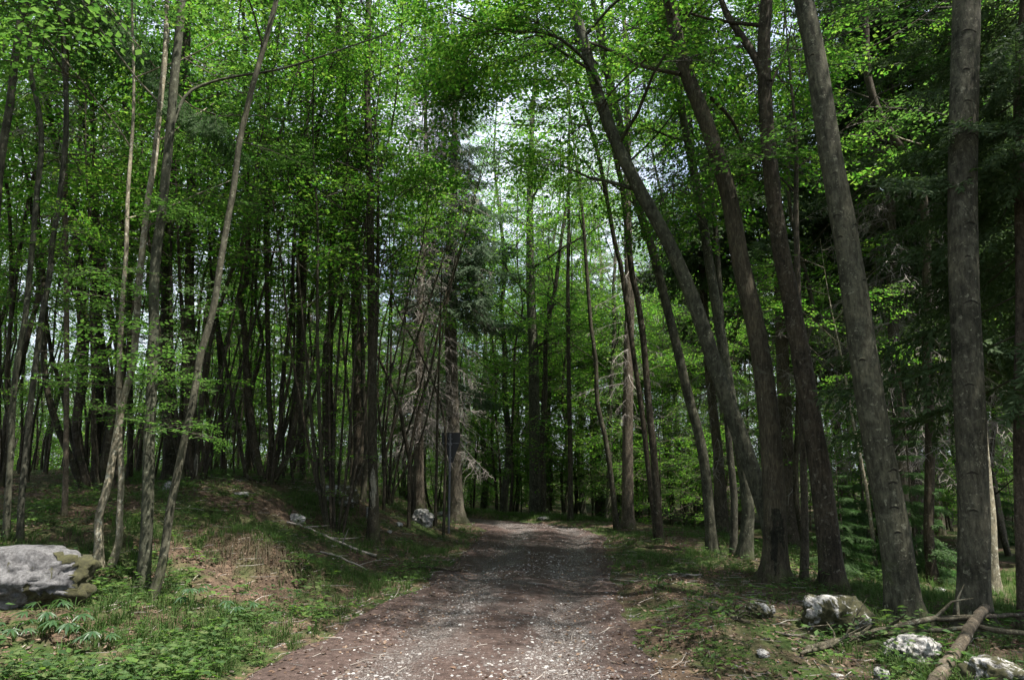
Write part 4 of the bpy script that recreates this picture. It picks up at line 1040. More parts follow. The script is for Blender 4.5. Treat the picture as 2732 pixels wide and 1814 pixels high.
place('fir', p_[0], 12.3, 'young fir with flat light-green tiers right behind the dark ridged trunk', 'young firs under the dark spruces', 0.7)
# unseen trees added around and behind the viewpoint to block sky and shade the track
SH = 'unseen tree added outside the view to shade the track'
for k_, x, y in (('beech', 9.5, 0.5), ('beech', 17, 4), ('spruce', 11, -3), ('beech', 16, 0), ('spruce', 19, 13.5), ('beech', 7, -5), ('spruce', 21, 6), ('slim', 6.4, 4.4), ('slim', 7.8, 5.6), ('slim', 8.9, 4.0), ('spruce', 14.5, -5),
                 ('beech', 22, -2), ('slim', 12.5, 2.8), ('spruce', 25, 12), ('beech', 19.5, 15), ('beech', -9, 2), ('beech', -13, 7), ('slim', -7.5, 5), ('beech', -4, -4), ('beech', 3.5, -5),
                 ('spruce', -6, -7), ('spruce', 1, -9), ('spruce', -11, -3), ('spruce', -16, 2), ('spruce', 8, -9), ('spruce', -2, -13), ('spruce', -9, -11), ('spruce', 4, -14), ('spruce', -18, 8), ('beech', -20, 14),
                 ('beech', -15, -8), ('spruce', 12, -12), ('spruce', -5.5, -1), ('spruce', -10, 6), ('sapling', -3, -3), ('sapling', 2.6, -3), ('sapling', -5, 0.5), ('sapling', 5, 0), ('sapling', 0, -6), ('spruce', -24, 4), ('spruce', -21, -4)):
    place(k_, x, y, SH, 'shade trees added around the viewpoint')
for ks, ms in MODELS.items():
    for k_, o in enumerate(ms):
        if (ks, k_) not in USED:
            for c in list(o.children): bpy.data.objects.remove(c)
            bpy.data.objects.remove(o)

# the far wood, one mass
mb = MB(); r = np.random.default_rng(77)
n = 6500
ang = r.uniform(-0.95, 0.95, n); dist = r.uniform(46, 74, n)
x = np.sin(ang) * dist; y = np.cos(ang) * dist
hmax = np.interp(ang, [-0.95, -0.25, 0.05, 0.95], [9, 10, 15, 20])
z = terrain(x, y, False) + hmax * r.uniform(0.02, 1, n) ** 1.2
a = r.uniform(0, 6.28, n)
put_sprays(mb, LSP_FAR, np.stack([x, y, z], -1), np.stack([np.cos(a), np.sin(a), r.normal(0, 0.3, n)], -1), r.uniform(1.2, 2.6, n), r, 0.5)
for k in range(170):
    an, di = r.uniform(-0.95, 0.95), r.uniform(50, 75); xx, yy = math.sin(an) * di, math.cos(an) * di; zz = gz(xx, yy); hh = float(np.interp(an, [-0.95, -0.25, 0.05, 0.95], [9, 10, 16, 20]))
    tube(mb, np.array([[xx, yy, zz - 0.2], [xx + r.normal(0, 0.2), yy, zz + hh / 2], [xx + r.normal(0, 0.4), yy, zz + hh]]), [0.14, 0.11, 0.04], 6, 2)
tag(mb.build('far_woods', [LEAF, TWIG, BARK_SLIM]), 'far sunlit wood seen between the trunks', None, None, 'stuff')

# ------------------------------------------------------------------ rocks
def ico(sub):
    import bmesh
    bm = bmesh.new(); bmesh.ops.create_icosphere(bm, subdivisions=sub, radius=1.0)
    v = np.array([p.co[:] for p in bm.verts]); f = np.array([[q.index for q in p.verts] for p in bm.faces]); bm.free()
    return v, f
ICO4, ICO3, ICO1 = ico(5), ico(4), ico(1)
def rock_mesh(mb, size, seed, ico_, amp=0.28, flat=0.0, mat=0):
    v, f = ico_; n = norm(v)
    # facets: the ball is cut by random planes, then roughened at several scales
    rr_ = np.random.default_rng(seed); pl = norm(rr_.normal(0, 1, (16, 3))); off_ = rr_.uniform(0.62, 0.95, 16)
    dots = n @ pl.T; lim = np.where(dots > 0.05, off_[None] / np.maximum(dots, 0.05), 9).min(1)
    d = np.minimum(1.0, lim)
    wx = n * 1.0
    d = d * (1 + amp * 0.7 * fbm(wx[:, 0] * 1.6 + seed, wx[:, 1] * 1.6, wx[:, 2] * 1.6, seed=seed, oct=3) - amp * 0.8 * np.abs(fbm(n[:, 0] * 3.5 + seed, n[:, 1] * 3.5, n[:, 2] * 3.5, seed=seed + 5, oct=4)) + 0.05 * fbm(n[:, 0] * 13, n[:, 1] * 13, n[:, 2] * 13, seed=seed + 7, oct=3))
    pit = vnoise(n[:, 0] * 5.5 + seed, n[:, 1] * 5.5, n[:, 2] * 5.5, seed=seed + 2)
    d = d - amp * 0.28 * sstep(0.15, 0.6, pit) + 0.035 * fbm(n[:, 0] * 24, n[:, 1] * 24, n[:, 2] * 24, seed=seed + 3, oct=2)
    p = n * d[:, None]
    if flat: p[:, 2] = np.where(p[:, 2] > flat, flat + (p[:, 2] - flat) * 0.3, p[:, 2])
    mb.add(p * np.array(size), None, f, mat)
def rock(label, px, size, seed, mat, name='rock', sink=0.25, group=None, depth=None, rz=0.0, flat=0.8, amp=0.28, cat='rock', big=False, moss=None):
    g = on_ground(*px) if depth is None else None
    if g is None:
        p = at_depth(*px, depth); g = np.array([p[0], depth, gz(p[0], depth)])
    e = MB(); rock_mesh(e, size, seed, ICO4, amp, flat)
    o = e.build(name, mat, None, smooth=True)
    o.location = (g[0], g[1] + size[1] * 0.5, g[2] + size[2] * (0.5 - sink)); o.rotation_euler = (0, 0, rz)
    tag(o, label, cat, group)
    return o
D = lambda x, y: P('d', (x, y))[0]
bld = rock('big grey boulder with flat face and mossy end, at the frame edge', D(-5, 1402), (0.74, 0.44, 0.41), 71, ROCK_GREY, name='boulder', big=True, sink=0.04, amp=0.26, flat=0.75)
e = MB(); rock_mesh(e, (0.74, 0.44, 0.41), 71, ICO4, 0.26, 0.75)
bv, bf = e.v[0], e.t[0]; cen = bv[bf].mean(1)
edge_ = cen[:, 0] + 0.30 * fbm(cen[:, 0] * 4, cen[:, 1] * 4, cen[:, 2] * 4, seed=88, oct=4) - 0.25 * cen[:, 2]
hole = fbm(cen[:, 0] * 5 + 3, cen[:, 1] * 5, cen[:, 2] * 5, seed=91, oct=3)
sel = (edge_ > 0.42) & (hole < 0.28)
m2 = MB(); m2.add(bv + norm(bv) * (0.012 + 0.012 * fbm(bv[:, 0] * 30, bv[:, 1] * 30, bv[:, 2] * 30, seed=92, oct=2))[:, None], None, bf[sel])
mo = m2.build('moss_patch', MOSS, bld, smooth=True)
rock('large rock, half moss half bare white, in front of the dark ridged trunk', D(1935, 1462), (0.36, 0.30, 0.27), 73, ROCK_MOSSY, sink=0.1, amp=0.4)
rock('small white and mossy rock beside the half-mossy large rock, nearer the track', D(1765, 1425), (0.16, 0.14, 0.11), 74, ROCK_MOSSY, sink=0.1, amp=0.4)
rock('white pitted limestone rock lying under the crossed branches', D(2125, 1535), (0.25, 0.2, 0.17), 75, ROCK_WHITE, sink=0.05, amp=0.45)
rock('mossy dark rock with white patches in the corner beside the broken log', D(2325, 1600), (0.25, 0.24, 0.19), 76, ROCK_MOSSY, sink=0.2, amp=0.4)
rock('small bare white stone under the pitted limestone rock', D(2038, 1566), (0.07, 0.06, 0.06), 77, ROCK_WHITE, sink=0.1)
rock('flat white stone in the leaves, left of the bare white stone', D(1935, 1566), (0.05, 0.05, 0.03), 78, ROCK_WHITE, sink=0.1)
rock('pale stone on the litter between the track and the fallen branches', D(1762, 1512), (0.065, 0.05, 0.04), 79, ROCK_WHITE, sink=0.1)
rock('flat white stone peeping over the long fallen branch', D(2096, 1440), (0.09, 0.08, 0.05), 80, ROCK_WHITE, sink=0.0)
Dz = lambda x, y: P('D', (x, y))[0]
for lab, px, sz, sdd, mt in (
    ('white stone at the upper end of the fallen pale stick', Dz(325, 1195), (0.16, 0.14, 0.12), 81, ROCK_WHITE),
    ('white stone on the crest of the bank below the thin straight stem', Dz(440, 1055), (0.16, 0.14, 0.14), 82, ROCK_WHITE),
    ('mossy boulder heap on the bank crest with white patches', Dz(520, 1110), (0.42, 0.35, 0.30), 83, ROCK_MOSSY),
    ('white pointed stone leaning on the pale-footed dark trunk', Dz(662, 1180), (0.07, 0.07, 0.22), 84, ROCK_WHITE),
    ('pitted white and black rock on the bank, nearest the signpost', Dz(905, 1205), (0.33, 0.28, 0.28), 85, ROCK_WHITE),
    ('small white stone below the pitted bank rock', Dz(800, 1212), (0.11, 0.1, 0.07), 86, ROCK_WHITE),
    ('white stone at the foot of the signpost', Dz(1045, 1175), (0.2, 0.18, 0.16), 87, ROCK_WHITE),
    ('pale block beside the white stone behind the signpost', Dz(1000, 1165), (0.22, 0.18, 0.12), 88, ROCK_WHITE),
    ('flat pale stone in the moss near the coppice stool', Dz(70, 1075), (0.16, 0.12, 0.06), 89, ROCK_WHITE),
    ('tiny white stone on the litter under the pale-footed trunk', Dz(757, 1245), (0.06, 0.05, 0.05), 90, ROCK_WHITE),
    ('pale rounded stone between the brown trunk and the curved slender trunk', P('B', (775, 1050))[0], (0.12, 0.1, 0.13), 91, ROCK_WHITE),
    ('lone white stone lying at the far verge beneath the stout pale trunk', P('F', (430, 1185))[0], (0.22, 0.15, 0.09), 92, ROCK_WHITE),
    ('white chip of stone on the sunny grass behind the thick beeches', D(2175, 1365), (0.12, 0.1, 0.05), 93, ROCK_WHITE)):
    rock(lab, px, sz, sdd, mt, sink=0.12, amp=0.4)

# ------------------------------------------------------------------ signpost seen from behind
g = on_ground(*D(1035, 1228)); s_ = g[1] / F_PX * W / 2362
sg = empty('signpost', g, 'black back of a road sign, panel over inverted triangle, on a grey pole', 'road sign')
mb = MB(); hh = (1228 - 1008) * s_
tube(mb, np.array([[0, 0, -0.1], [0, 0, hh * 0.5], [0, 0, hh]]), [0.028] * 3, 14, 0, cap=True); mb.build('post', STEEL, sg, smooth=False)
def slab(outline, y0, y1):
    o = np.array(outline); n = len(o); m_ = MB()
    v = np.vstack([np.column_stack([o[:, 0], np.full(n, y0), o[:, 1]]), np.column_stack([o[:, 0], np.full(n, y1), o[:, 1]])])
    q = [[i, (i + 1) % n, n + (i + 1) % n, n + i] for i in range(n)]
    t = [[0, i + 1, i] for i in range(1, n - 1)] + [[n, n + i, n + i + 1] for i in range(1, n - 1)]
    m_.add(v, q, t); return m_
cx_ = (1036 - 1035) * s_
zt, zm, zb = (1228 - 1006) * s_, (1228 - 1030) * s_, (1228 - 1074) * s_
hw = 21 * s_
slab([(cx_ - hw, zm), (cx_ + hw, zm), (cx_ + hw, zt), (cx_ - hw, zt)], 0.034, 0.040).build('rectangular_panel', SIGN_BLACK, sg)
slab([(cx_ + 5 * s_, zb), (cx_ + hw * 0.95, zm - 0.012), (cx_ - hw * 0.95, zm - 0.012), (cx_ + 1 * s_, zb)], 0.034, 0.040).build('triangular_panel', SIGN_BLACK, sg)
for zc in (zm + 0.10, zm - 0.03, zb + 0.12):
    m_ = slab([(-0.045, zc - 0.016), (0.045, zc - 0.016), (0.045, zc + 0.016), (-0.045, zc + 0.016)], -0.036, 0.033); m_.build('clamp', STEEL, sg)
m_ = slab([(cx_ - hw * 0.9, zm - 0.012), (cx_ + hw * 0.9, zm - 0.012), (cx_ + hw * 0.9, zm + 0.010), (cx_ - hw * 0.9, zm + 0.010)], 0.028, 0.033); m_.build('crossbar', STEEL, sg)

# ------------------------------------------------------------------ fallen wood
def log(label, pts, lift, w0, w1, seed, name='fallen_branch', mat=None, twigs=0, end=False, cat='fallen branch'):
    """pts: image points, each resting 'lift' metres above the ground there"""
    r = np.random.default_rng(seed); w = []
    lift = np.broadcast_to(lift, (len(pts),))
    for p, l in zip(pts, lift):
        d = ray(*p); t = np.arange(2, 40, 0.02); q = d[None] * t[:, None] + np.array([0, 0, EYE]); gg = terrain(q[:, 0], q[:, 1], False) + l
        k = np.argmax(q[:, 2] <= gg); w.append(q[k])
    w = np.array(w); loc = w.mean(0).copy(); path = catmull(w - loc, 0.06)
    path += r.normal(0, 0.004, path.shape)
    dep = np.mean([x[1] for x in w]); s = dep / F_PX / ZS / 2
    mb = MB(); tube(mb, path, np.linspace(w0 * s * 0.78, w1 * s * 0.78, len(path)), 10, 0, 0.16, seed, cap=True)
    for k in range(twigs):
        i = r.integers(len(path) // 5, len(path) - 2); a = r.uniform(0, 6.28)
        L = r.uniform(0.15, 0.5); tt = norm(path[min(i + 1, len(path) - 1)] - path[i - 1])
        e_ = path[i] + L * norm(tt * 0.8 + np.array([math.cos(a) * 0.6, math.sin(a) * 0.6, r.uniform(0.0, 0.6)]))
        tube(mb, np.stack([path[i], (path[i] + e_) / 2 + r.normal(0, 0.02, 3), e_]), [w1 * s * 0.5, w1 * s * 0.35, 0.002], 5, 0)
    o = mb.build(name, mat or DEADWOOD, None, smooth=True, loc=loc); tag(o, label, cat)
    if end:
        m2 = MB(); a = np.arange(12) / 12 * 6.283; tt = norm(path[-1] - path[-3]); n1 = norm(np.cross(tt, [0, 0, 1.0])); n2 = np.cross(tt, n1)
        rr = w1 * s * (1.0 + 0.25 * r.normal(0, 1, 12)); ring = path[-1] - tt * 0.02 + rr[:, None] * (np.cos(a)[:, None] * n1 + np.sin(a)[:, None] * n2)
        tip = path[-1] + tt * 0.05 + (r.normal(0, 0.3, (12, 1)) * 0.05) * tt + 0.6 * (ring - path[-1])
        q = [[i, (i + 1) % 12, 12 + (i + 1) % 12, 12 + i] for i in range(12)]
        m2.add(np.vstack([ring, tip, [path[-1] + tt * 0.03]]), q, [[24, 12 + i, 12 + (i + 1) % 12] for i in range(12)]); m2.build('broken_end', FRESH, o)
    return o
PH = lambda *p: P('H', *p)
log('longest fallen branch reaching to the broken log, lying over the white rock', PH((170, 1432), (400, 1372), (640, 1318), (800, 1292), (960, 1290)), [0.03, 0.06, 0.16, 0.20, 0.22], 26, 34, 201, twigs=5)
log('thinner fallen branch just under the longest one', PH((150, 1452), (400, 1392), (590, 1357), (850, 1342), (950, 1332)), [0.02, 0.03, 0.05, 0.14, 0.16], 18, 26, 202, twigs=4)
log('thick broken log with orange splintered end, pointing out of the corner', PH((740, 1620), (830, 1500), (890, 1410), (950, 1310), (1015, 1225)), [0.06, 0.10, 0.14, 0.2, 0.28], 66, 50, 203, end=True, name='fallen_log', cat='fallen log')
log('thin branch propped against the leaning thick beech', PH((700, 1258), (760, 1275), (860, 1295), (930, 1300)), [0.12, 0.12, 0.12, 0.12], 14, 20, 204, twigs=2)
log('grey pole lying from the broken log out past the frame edge, upper of two', PH((950, 1290), (1060, 1278), (1181, 1275), (1300, 1268)), [0.2, 0.2, 0.2, 0.2], 26, 22, 205)
log('grey pole lying from the broken log out past the frame edge, lower of two', PH((960, 1328), (1060, 1345), (1181, 1360), (1300, 1370)), [0.16, 0.14, 0.12, 0.1], 28, 24, 206)
log('short pale stick pointing at the half-mossy large rock', PH((35, 1355), (130, 1372), (240, 1388), (330, 1400)), 0.03, 16, 12, 207, twigs=2)
log('long pale fallen stick slanting down the bank from a white stone', P('D', (285, 1192), (380, 1220), (520, 1282), (620, 1325), (700, 1350)), 0.03, 10, 16, 208, mat=TWIG_DEAD, twigs=3)
log('fallen branch at the edge of the track below the signpost', P('D', (890, 1398), (960, 1402), (1040, 1412), (1100, 1410)), 0.03, 14, 10, 209, twigs=4)
log('thin stick fallen in the verge grass below the long pale stick', P('D', (440, 1330), (520, 1350), (600, 1385), (660, 1415)), 0.03, 9, 7, 210, mat=TWIG_DEAD, twigs=2)
log('white weathered stick lying across the far verge grass', P('F', (1010, 1435), (1060, 1432), (1110, 1436), (1160, 1434)), 0.04, 12, 9, 211, mat=TWIG_DEAD)
log('gnarled roots of broken wood on the verge before the small mossy rock', P('d', (1640, 1400), (1670, 1410), (1700, 1425), (1730, 1432)), 0.03, 30, 16, 212, twigs=6)
log('pale thin stake standing upright on the mossy bank', [P('B', (993, 1130))[0], P('B', (992, 1070))[0], P('B', (990, 1000))[0]], [0.0, 0.0, 0.0], 7, 6, 213, mat=TWIG_DEAD) if False else None
# heap of dead brush
g = on_ground(*D(2150, 1320)); bm_ = MB(); r = np.random.default_rng(301)
n = 9; a = r.uniform(0, 6.28, n)
put_sprays(bm_, DSP, np.stack([r.normal(0, 0.15, n), r.normal(0, 0.15, n), r.uniform(0.05, 0.25, n)], -1), np.stack([np.cos(a), np.sin(a), r.uniform(0.3, 1.1, n)], -1), r.uniform(0.45, 0.75, n), r, 0.8)
o = bm_.build('dead_brush', [TWIG_DEAD], None, loc=g); tag(o, 'bleached dead branch with twiggy tangle on the sunny grass behind the beeches', 'dead branch')

# ------------------------------------------------------------------ ground cover
def herb_tpl(seed, leaves=6, h=0.16, size=0.07, shape='oval'):
    r = np.random.default_rng(seed); mb = MB(); B, Dv, Nv, S, Wd = [], [], [], [], []
    for k in range(leaves):
        a = k * 2.4 + r.normal(0, 0.3); hh = h * r.uniform(0.5, 1.1); rr = h * r.uniform(0.25, 0.7)
        tip = np.array([math.cos(a) * rr, math.sin(a) * rr, hh])
        if shape == 'lobed':
            for j in range(-2, 3):
                B.append(tip); Dv.append([math.cos(a + j * 0.62), math.sin(a + j * 0.62), -0.1 + r.normal(0, 0.12)]); Nv.append([r.normal(0, 0.4), r.normal(0, 0.4), 1]); S.append(size * (1 - 0.12 * abs(j))); Wd.append(size * 0.42)
        elif shape == 'tri':
            for j in (-1, 0, 1):
                B.append(tip); Dv.append([math.cos(a + j * 1.1), math.sin(a + j * 1.1), -0.05 + r.normal(0, 0.15)]); Nv.append([r.normal(0, 0.45), r.normal(0, 0.45), 1]); S.append(size * r.uniform(0.7, 1.2)); Wd.append(size * r.uniform(0.45, 0.7))
        else:
            B.append(tip * np.array([0.4, 0.4, 0.9])); Dv.append([math.cos(a), math.sin(a), r.normal(0.1, 0.25)]); Nv.append([r.normal(0, 0.25), r.normal(0, 0.25), 1]); S.append(size * r.uniform(0.7, 1.3)); Wd.append(size * 0.5)
        if r.random() < 0.8: tube(mb, np.stack([np.zeros(3), tip * 0.55 + np.array([0, 0, 0.02]), tip]), [0.002, 0.0018, 0.0012], 3, 1)
    v, q = leaf_quads(np.array(B), np.array(Dv, float), np.array(Nv, float), np.array(S), np.array(Wd)); mb.add(v, q, None, 0)
    return np.concatenate(mb.v), np.concatenate(mb.q), np.concatenate(mb.qm)
HT = [herb_tpl(1, 7, 0.12, 0.05, 'tri'), herb_tpl(2, 5, 0.12, 0.05, 'lobed'), herb_tpl(3, 8, 0.2, 0.07, 'oval'), herb_tpl(4, 9, 0.08, 0.03, 'tri'), herb_tpl(5, 4, 0.2, 0.075, 'lobed'), herb_tpl(6, 10, 0.1, 0.035, 'oval'), herb_tpl(7, 6, 0.28, 0.09, 'oval')]
def zrot(a, tiltx=None):
    c, s = np.cos(a), np.sin(a); o = 0 * a; i = o + 1
    return np.stack([np.stack([c, -s, o], -1), np.stack([s, c, o], -1), np.stack([o, o, i], -1)], 1)
def sample_ground(n, xr, yr, dens, r, power=1.6):
    """points spread with more of them near the camera"""
    y = yr[0] + (yr[1] - yr[0]) * r.random(n * 6) ** power; x = r.uniform(*xr, n * 6) * np.clip(y / yr[1], 0.45, 1)
    keep = r.random(n * 6) < dens(x, y); x, y = x[keep][:n], y[keep][:n]
    return x, y, terrain(x, y)
def off_path(x, y): 
    d = x - path_c(y); return np.maximum(-d - path_l(y), d - path_r(y))
def herb_density(x, y):
    o = off_path(x, y); nz_ = fbm(x * 1.5, y * 1.5, seed=31, oct=3)
    left = (x < path_c(y))
    k = np.where(left, np.interp(y, [4, 7.0, 8.5, 12, 25], [1.0, 0.85, 0.6, 0.5, 0.3]), np.interp(y, [4, 6, 8, 14, 25], [0.3, 0.3, 0.3, 0.4, 0.4]))
    return k * sstep(-0.15, 0.5, o + 0.25 * nz_) * np.clip(0.25 + 2.6 * nz_, 0.02, 1)
r = np.random.default_rng(400)
x, y, z = sample_ground(7500, (-16, 14), (4.2, 24), herb_density, r)
mb = MB(); which = r.integers(0, len(HT), len(x))
for k, tp in enumerate(HT):
    s = which == k
    mb.inst(tp, zrot(r.uniform(0, 6.28, s.sum())), np.stack([x[s], y[s], z[s] - 0.01], -1), 0.3 + 0.85 * r.random(s.sum()) ** 2.2)
# larger lobed seedlings among the low herbs
BT5 = herb_tpl(11, 5, 0.16, 0.06, 'lobed'); BT6 = herb_tpl(12, 4, 0.13, 0.085, 'lobed'); BT7 = herb_tpl(13, 6, 0.22, 0.12, 'oval')
x, y, z = sample_ground(520, (-9, 8), (4.3, 12), lambda a, b: herb_density(a, b) ** 0.6, r)
which = r.integers(0, 3, len(x))
for k, tp in enumerate((BT5, BT6, BT7)):
    s = which == k
    mb.inst((tp[0], tp[1], np.where(tp[2] == 0, 2, 1)), zrot(r.uniform(0, 6.28, s.sum())), np.stack([x[s], y[s], z[s] - 0.01], -1), r.uniform(0.4, 0.85, s.sum()))
tag(mb.build('undergrowth', [HERB, GRASS, SEEDLING]), 'low green herbs covering the verges', None, None, 'stuff')
# grass
def blade_tpl(seed, n=9, h=0.2, w=0.004, droop=0.5):
    r = np.random.default_rng(seed); V, Q = [], []
    for k in range(n):
        a = r.uniform(0, 6.28); L = h * r.uniform(0.6, 1.2); d = np.array([math.cos(a), math.sin(a), 0]); s = np.array([-d[1], d[0], 0]) * w
        b = d * r.uniform(0, 0.05)
        p = [b, b + d * L * 0.2 + np.array([0, 0, L * 0.6]), b + d * L * (0.35 + droop * 0.5) + np.array([0, 0, L * (0.95 - droop * 0.5)])]
        i = len(V); V += [p[0] - s, p[0] + s, p[1] - s * 0.8, p[1] + s * 0.8, p[2] - s * 0.2, p[2] + s * 0.2]; Q += [[i, i + 1, i + 3, i + 2], [i + 2, i + 3, i + 5, i + 4]]
    return np.array(V), np.array(Q), np.zeros(len(Q), int)
BT = [blade_tpl(s) for s in range(4)]
def grass_density(x, y):
    o = off_path(x, y); nz_ = fbm(x * 0.6 + 7, y * 0.6, seed=37, oct=3)
    return sstep(-0.1, 0.4, o + 0.2 * nz_) * np.clip(0.12 + 2.2 * nz_, 0.02, 1)
x, y, z = sample_ground(9000, (-16, 14), (4.2, 26), grass_density, r)
mb = MB(); which = r.integers(0, 4, len(x))
for k, tp in enumerate(BT):
    s = which == k
    mb.inst(tp, zrot(r.uniform(0, 6.28, s.sum())), np.stack([x[s], y[s], z[s] - 0.01], -1), r.uniform(0.4, 1.0, s.sum()))
# bright grass at the far end of the track and in the sunny clearing
for xr, yr, n in (((-2.5, 5), (21.3, 25), 2500), ((6, 13), (9.5, 14), 1300)):
    xx, yy = r.uniform(*xr, n), r.uniform(*yr, n); k_ = off_path(xx, yy) > 0.1; xx, yy = xx[k_], yy[k_]
    mb.inst(BT[0], zrot(r.uniform(0, 6.28, len(xx))), np.stack([xx, yy, terrain(xx, yy)], -1), r.uniform(0.5, 1.1, len(xx)))
tag(mb.build('grass', [GRASS]), 'thin woodland grass on the bank and verges', None, None, 'stuff')
# fallen leaves
def litter_density(x, y):
    o = off_path(x, y); return np.where(o > 0.1, 0.9, np.where(o > -0.9, 0.35, 0.08))
x, y, z = sample_ground(70000, (-20, 14), (4.2, 24), litter_density, r, 1.35)
n = len(x); a = r.uniform(0, 6.28, n); sz = r.uniform(0.02, 0.06, n)
v, q = leaf_quads(np.stack([x, y, z + 0.008 + r.uniform(0, 0.012, n)], -1), np.stack([np.cos(a), np.sin(a), r.normal(0, 0.3, n)], -1), np.stack([r.normal(0, 0.35, n), r.normal(0, 0.35, n), 1 + 0 * a], -1), sz, sz * 0.55)
mb = MB(); mb.add(v, q); tag(mb.build('fallen_leaves', [LITTER]), 'brown fallen leaves scattered over the ground', None, None, 'stuff')
# loose gravel
pv, pf = ICO1
def peb_density(x, y):
    d = x - path_c(y); o = off_path(x, y)
    return np.where(o < 0.05, 0.15 + 0.85 * np.exp(-((np.abs(d - 0.1) - 0.5) / 0.6) ** 2), 0.03) * np.clip(0.5 + 1.4 * fbm(x * 1.5, y * 0.7, seed=51, oct=3), 0.08, 1)
x, y, z = sample_ground(13000, (-6, 6), (4.2, 22), peb_density, r, 1.5)
n = len(x); sc = 0.0045 + 0.013 * r.random(n) ** 4
jit = 1 + 0.25 * r.normal(0, 1, (n, len(pv), 1))
vv = pv[None] * jit * sc[:, None, None] * np.stack([r.uniform(0.8, 1.4, n), r.uniform(0.8, 1.4, n), r.uniform(0.5, 0.9, n)], -1)[:, None, :]
vv = np.einsum('nij,nkj->nki', zrot(r.uniform(0, 6.28, n)), vv) + np.stack([x, y, z + 0.004], -1)[:, None]
mb = MB(); mb.add(vv.reshape(-1, 3), None, (pf[None] + (np.arange(n) * len(pv))[:, None, None]).reshape(-1, 3))
tag(mb.build('gravel', [PEBBLE]), 'loose pale gravel on the track', None, None, 'stuff')
# fallen twigs
x, y, z = sample_ground(2600, (-10, 10), (4.5, 20), lambda a, b: np.where(off_path(a, b) > 0, 0.8, 0.15), r)
mb = MB()
for k in range(len(x)):
    a = r.uniform(0, 6.28); L = r.uniform(0.06, 0.35); d = np.array([math.cos(a), math.sin(a), r.normal(0, 0.08)]) * L; p = np.array([x[k], y[k], z[k] + 0.012])
    tube(mb, np.stack([p, p + d * 0.5 + r.normal(0, 0.02, 3) * np.array([1, 1, 0.3]), p + d]), [0.004, 0.003, 0.002], 3, 0)
tag(mb.build('twig_litter', [TWIG_DEAD]), 'small dead twigs littering the forest floor', None, None, 'stuff')

# hellebores and seedlings by the boulder
def hellebore(px, s, seed, label):
    g = on_ground(*px); r = np.random.default_rng(seed); mb = MB(); B, Dv, Nv, S = [], [], [], []
    sm = MB()
    for k in range(6):
        a = k * 1.05 + r.normal(0, 0.25); hh = s * r.uniform(0.6, 1.1); rr = s * r.uniform(0.35, 0.8); tip = np.array([math.cos(a) * rr, math.sin(a) * rr, hh])
        tube(sm, np.stack([np.zeros(3), tip * np.array([0.4, 0.4, 0.7]), tip]), [0.005, 0.004, 0.003], 5, 0)
        for j in range(-3, 4):
            B.append(tip); Dv.append([math.cos(a + j * 0.5), math.sin(a + j * 0.5), -0.25 + r.normal(0, 0.1)]); Nv.append([0.2 * math.cos(a), 0.2 * math.sin(a), 1]); S.append(s * 0.62 * (1 - 0.08 * abs(j)))
    S = np.array(S)
    # pointed leaflets with a midrib fold
    b = np.array(B); d = norm(np.array(Dv)); nn = norm(np.array(Nv)); sd2 = norm(np.cross(nn, d)); L = S[:, None]
    wv = L * 0.11; V = np.stack([b, b + d * L * 0.35 + sd2 * wv - nn * wv * -0.3, b + d * L * 0.35 - nn * wv * 0.2, b + d * L * 0.35 - sd2 * wv + nn * wv * 0.3, b + d * L * 0.7 + sd2 * wv * 0.8 - nn * L * 0.05, b + d * L * 0.7 - nn * L * 0.09, b + d * L * 0.7 - sd2 * wv * 0.8 - nn * L * 0.05, b + d * L - nn * L * 0.2], 1)
    i = (np.arange(len(b)) * 8)[:, None]
    qd = np.concatenate([i + np.array([[1, 2, 5, 4]]), i + np.array([[2, 3, 6, 5]])]); td = np.concatenate([i + np.array([[0, 2, 1]]), i + np.array([[0, 3, 2]]), i + np.array([[4, 5, 7]]), i + np.array([[5, 6, 7]])])
    mb.add(V.reshape(-1, 3), qd, td)
    e = empty('hellebore_plant', g, label, 'plant', 'hellebores in the verge'); sm.build('stems', GRASS, e); mb.build('leaves', HELL, e)
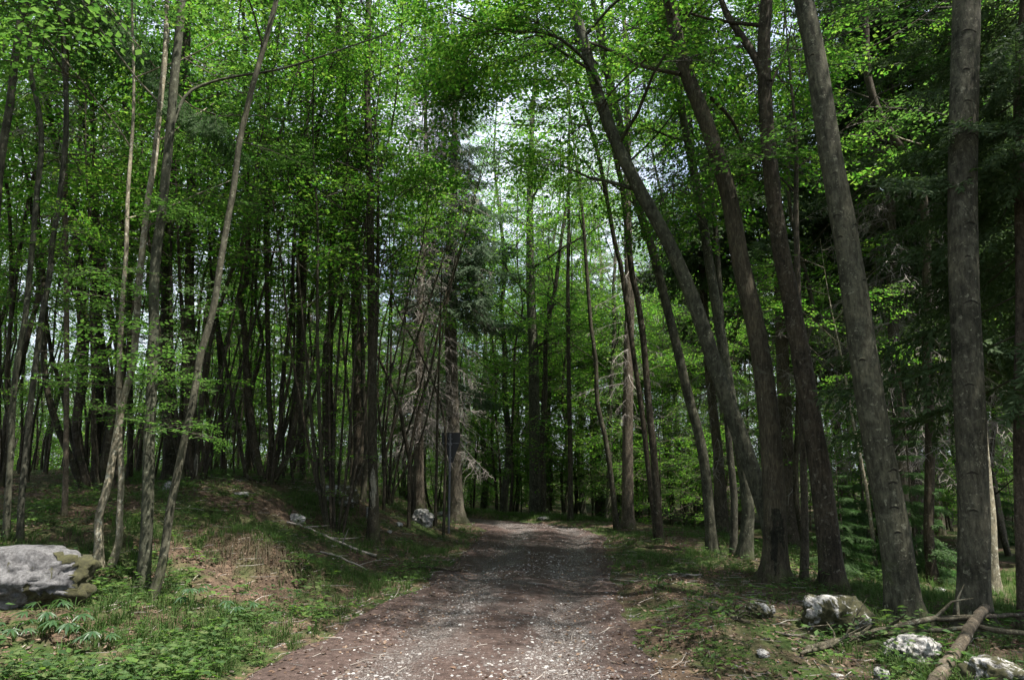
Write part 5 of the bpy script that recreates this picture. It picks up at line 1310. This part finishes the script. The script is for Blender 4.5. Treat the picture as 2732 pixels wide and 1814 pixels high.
HELL = leaf_mat("hellebore_leaf", [(0.03, 0.07, 0.03), (0.045, 0.095, 0.035)], [(0.06, 0.16, 0.03), (0.09, 0.2, 0.04)], 0.3, 0.4, 0.5)
for k, (px, py, s, lab) in enumerate(((100, 1445, 0.20, 'big hellebore with fingered leaves standing against the grey boulder'), (158, 1470, 0.22, 'hellebore with spread fingered leaves just in front of the boulder, toward the track'),
                                      (548, 1425, 0.20, 'small hellebore at the verge, nearest the track'), (215, 1500, 0.18, 'low hellebore in the leafy corner below the boulder'), (30, 1480, 0.17, 'hellebore at the frame edge below the boulder'), (440, 1400, 0.2, 'hellebore at the foot of the curved slender trunk'))):
    hellebore(D(px, py), s, 500 + k, lab)
# dry grass tussock hanging from the hummock
g = np.array([-3.25, 9.35, gz(-3.25, 9.35)]); r = np.random.default_rng(600); mb = MB(); n = 900
bx, by = r.normal(0, 0.38, n), r.normal(0, 0.22, n) - 0.05; bz = terrain(g[0] + bx, g[1] + by) - g[2]
a = np.where(r.random(n) < 0.7, r.normal(-1.57, 0.7, n), r.uniform(0, 6.28, n)); L = r.uniform(0.1, 0.3, n)
d = np.stack([np.cos(a), np.sin(a), 0 * a], -1); s = np.stack([-d[:, 1], d[:, 0], 0 * a], -1) * 0.003; b = np.stack([bx, by, bz], -1)
p1 = b + d * (L * 0.45)[:, None] + np.stack([0 * a, 0 * a, L * 0.16], -1); p2 = b + d * (L * 1.0)[:, None] + np.stack([0 * a, 0 * a, -L * 0.55], -1)
V = np.stack([b - s, b + s, p1 - s, p1 + s, p2 - s * 0.3, p2 + s * 0.3], 1).reshape(-1, 3); i = (np.arange(n) * 6)[:, None]
mb.add(V, np.concatenate([i + np.array([[0, 1, 3, 2]]), i + np.array([[2, 3, 5, 4]])]))
o = mb.build('dry_grass', [STRAW], None, loc=g); tag(o, 'brown dry grass hanging over the edge of the low bank', None, None, 'stuff')
print("TREES", len(PLACED), "OBJS", len(bpy.data.objects), "polys", sum(len(m.polygons) for m in bpy.data.meshes))
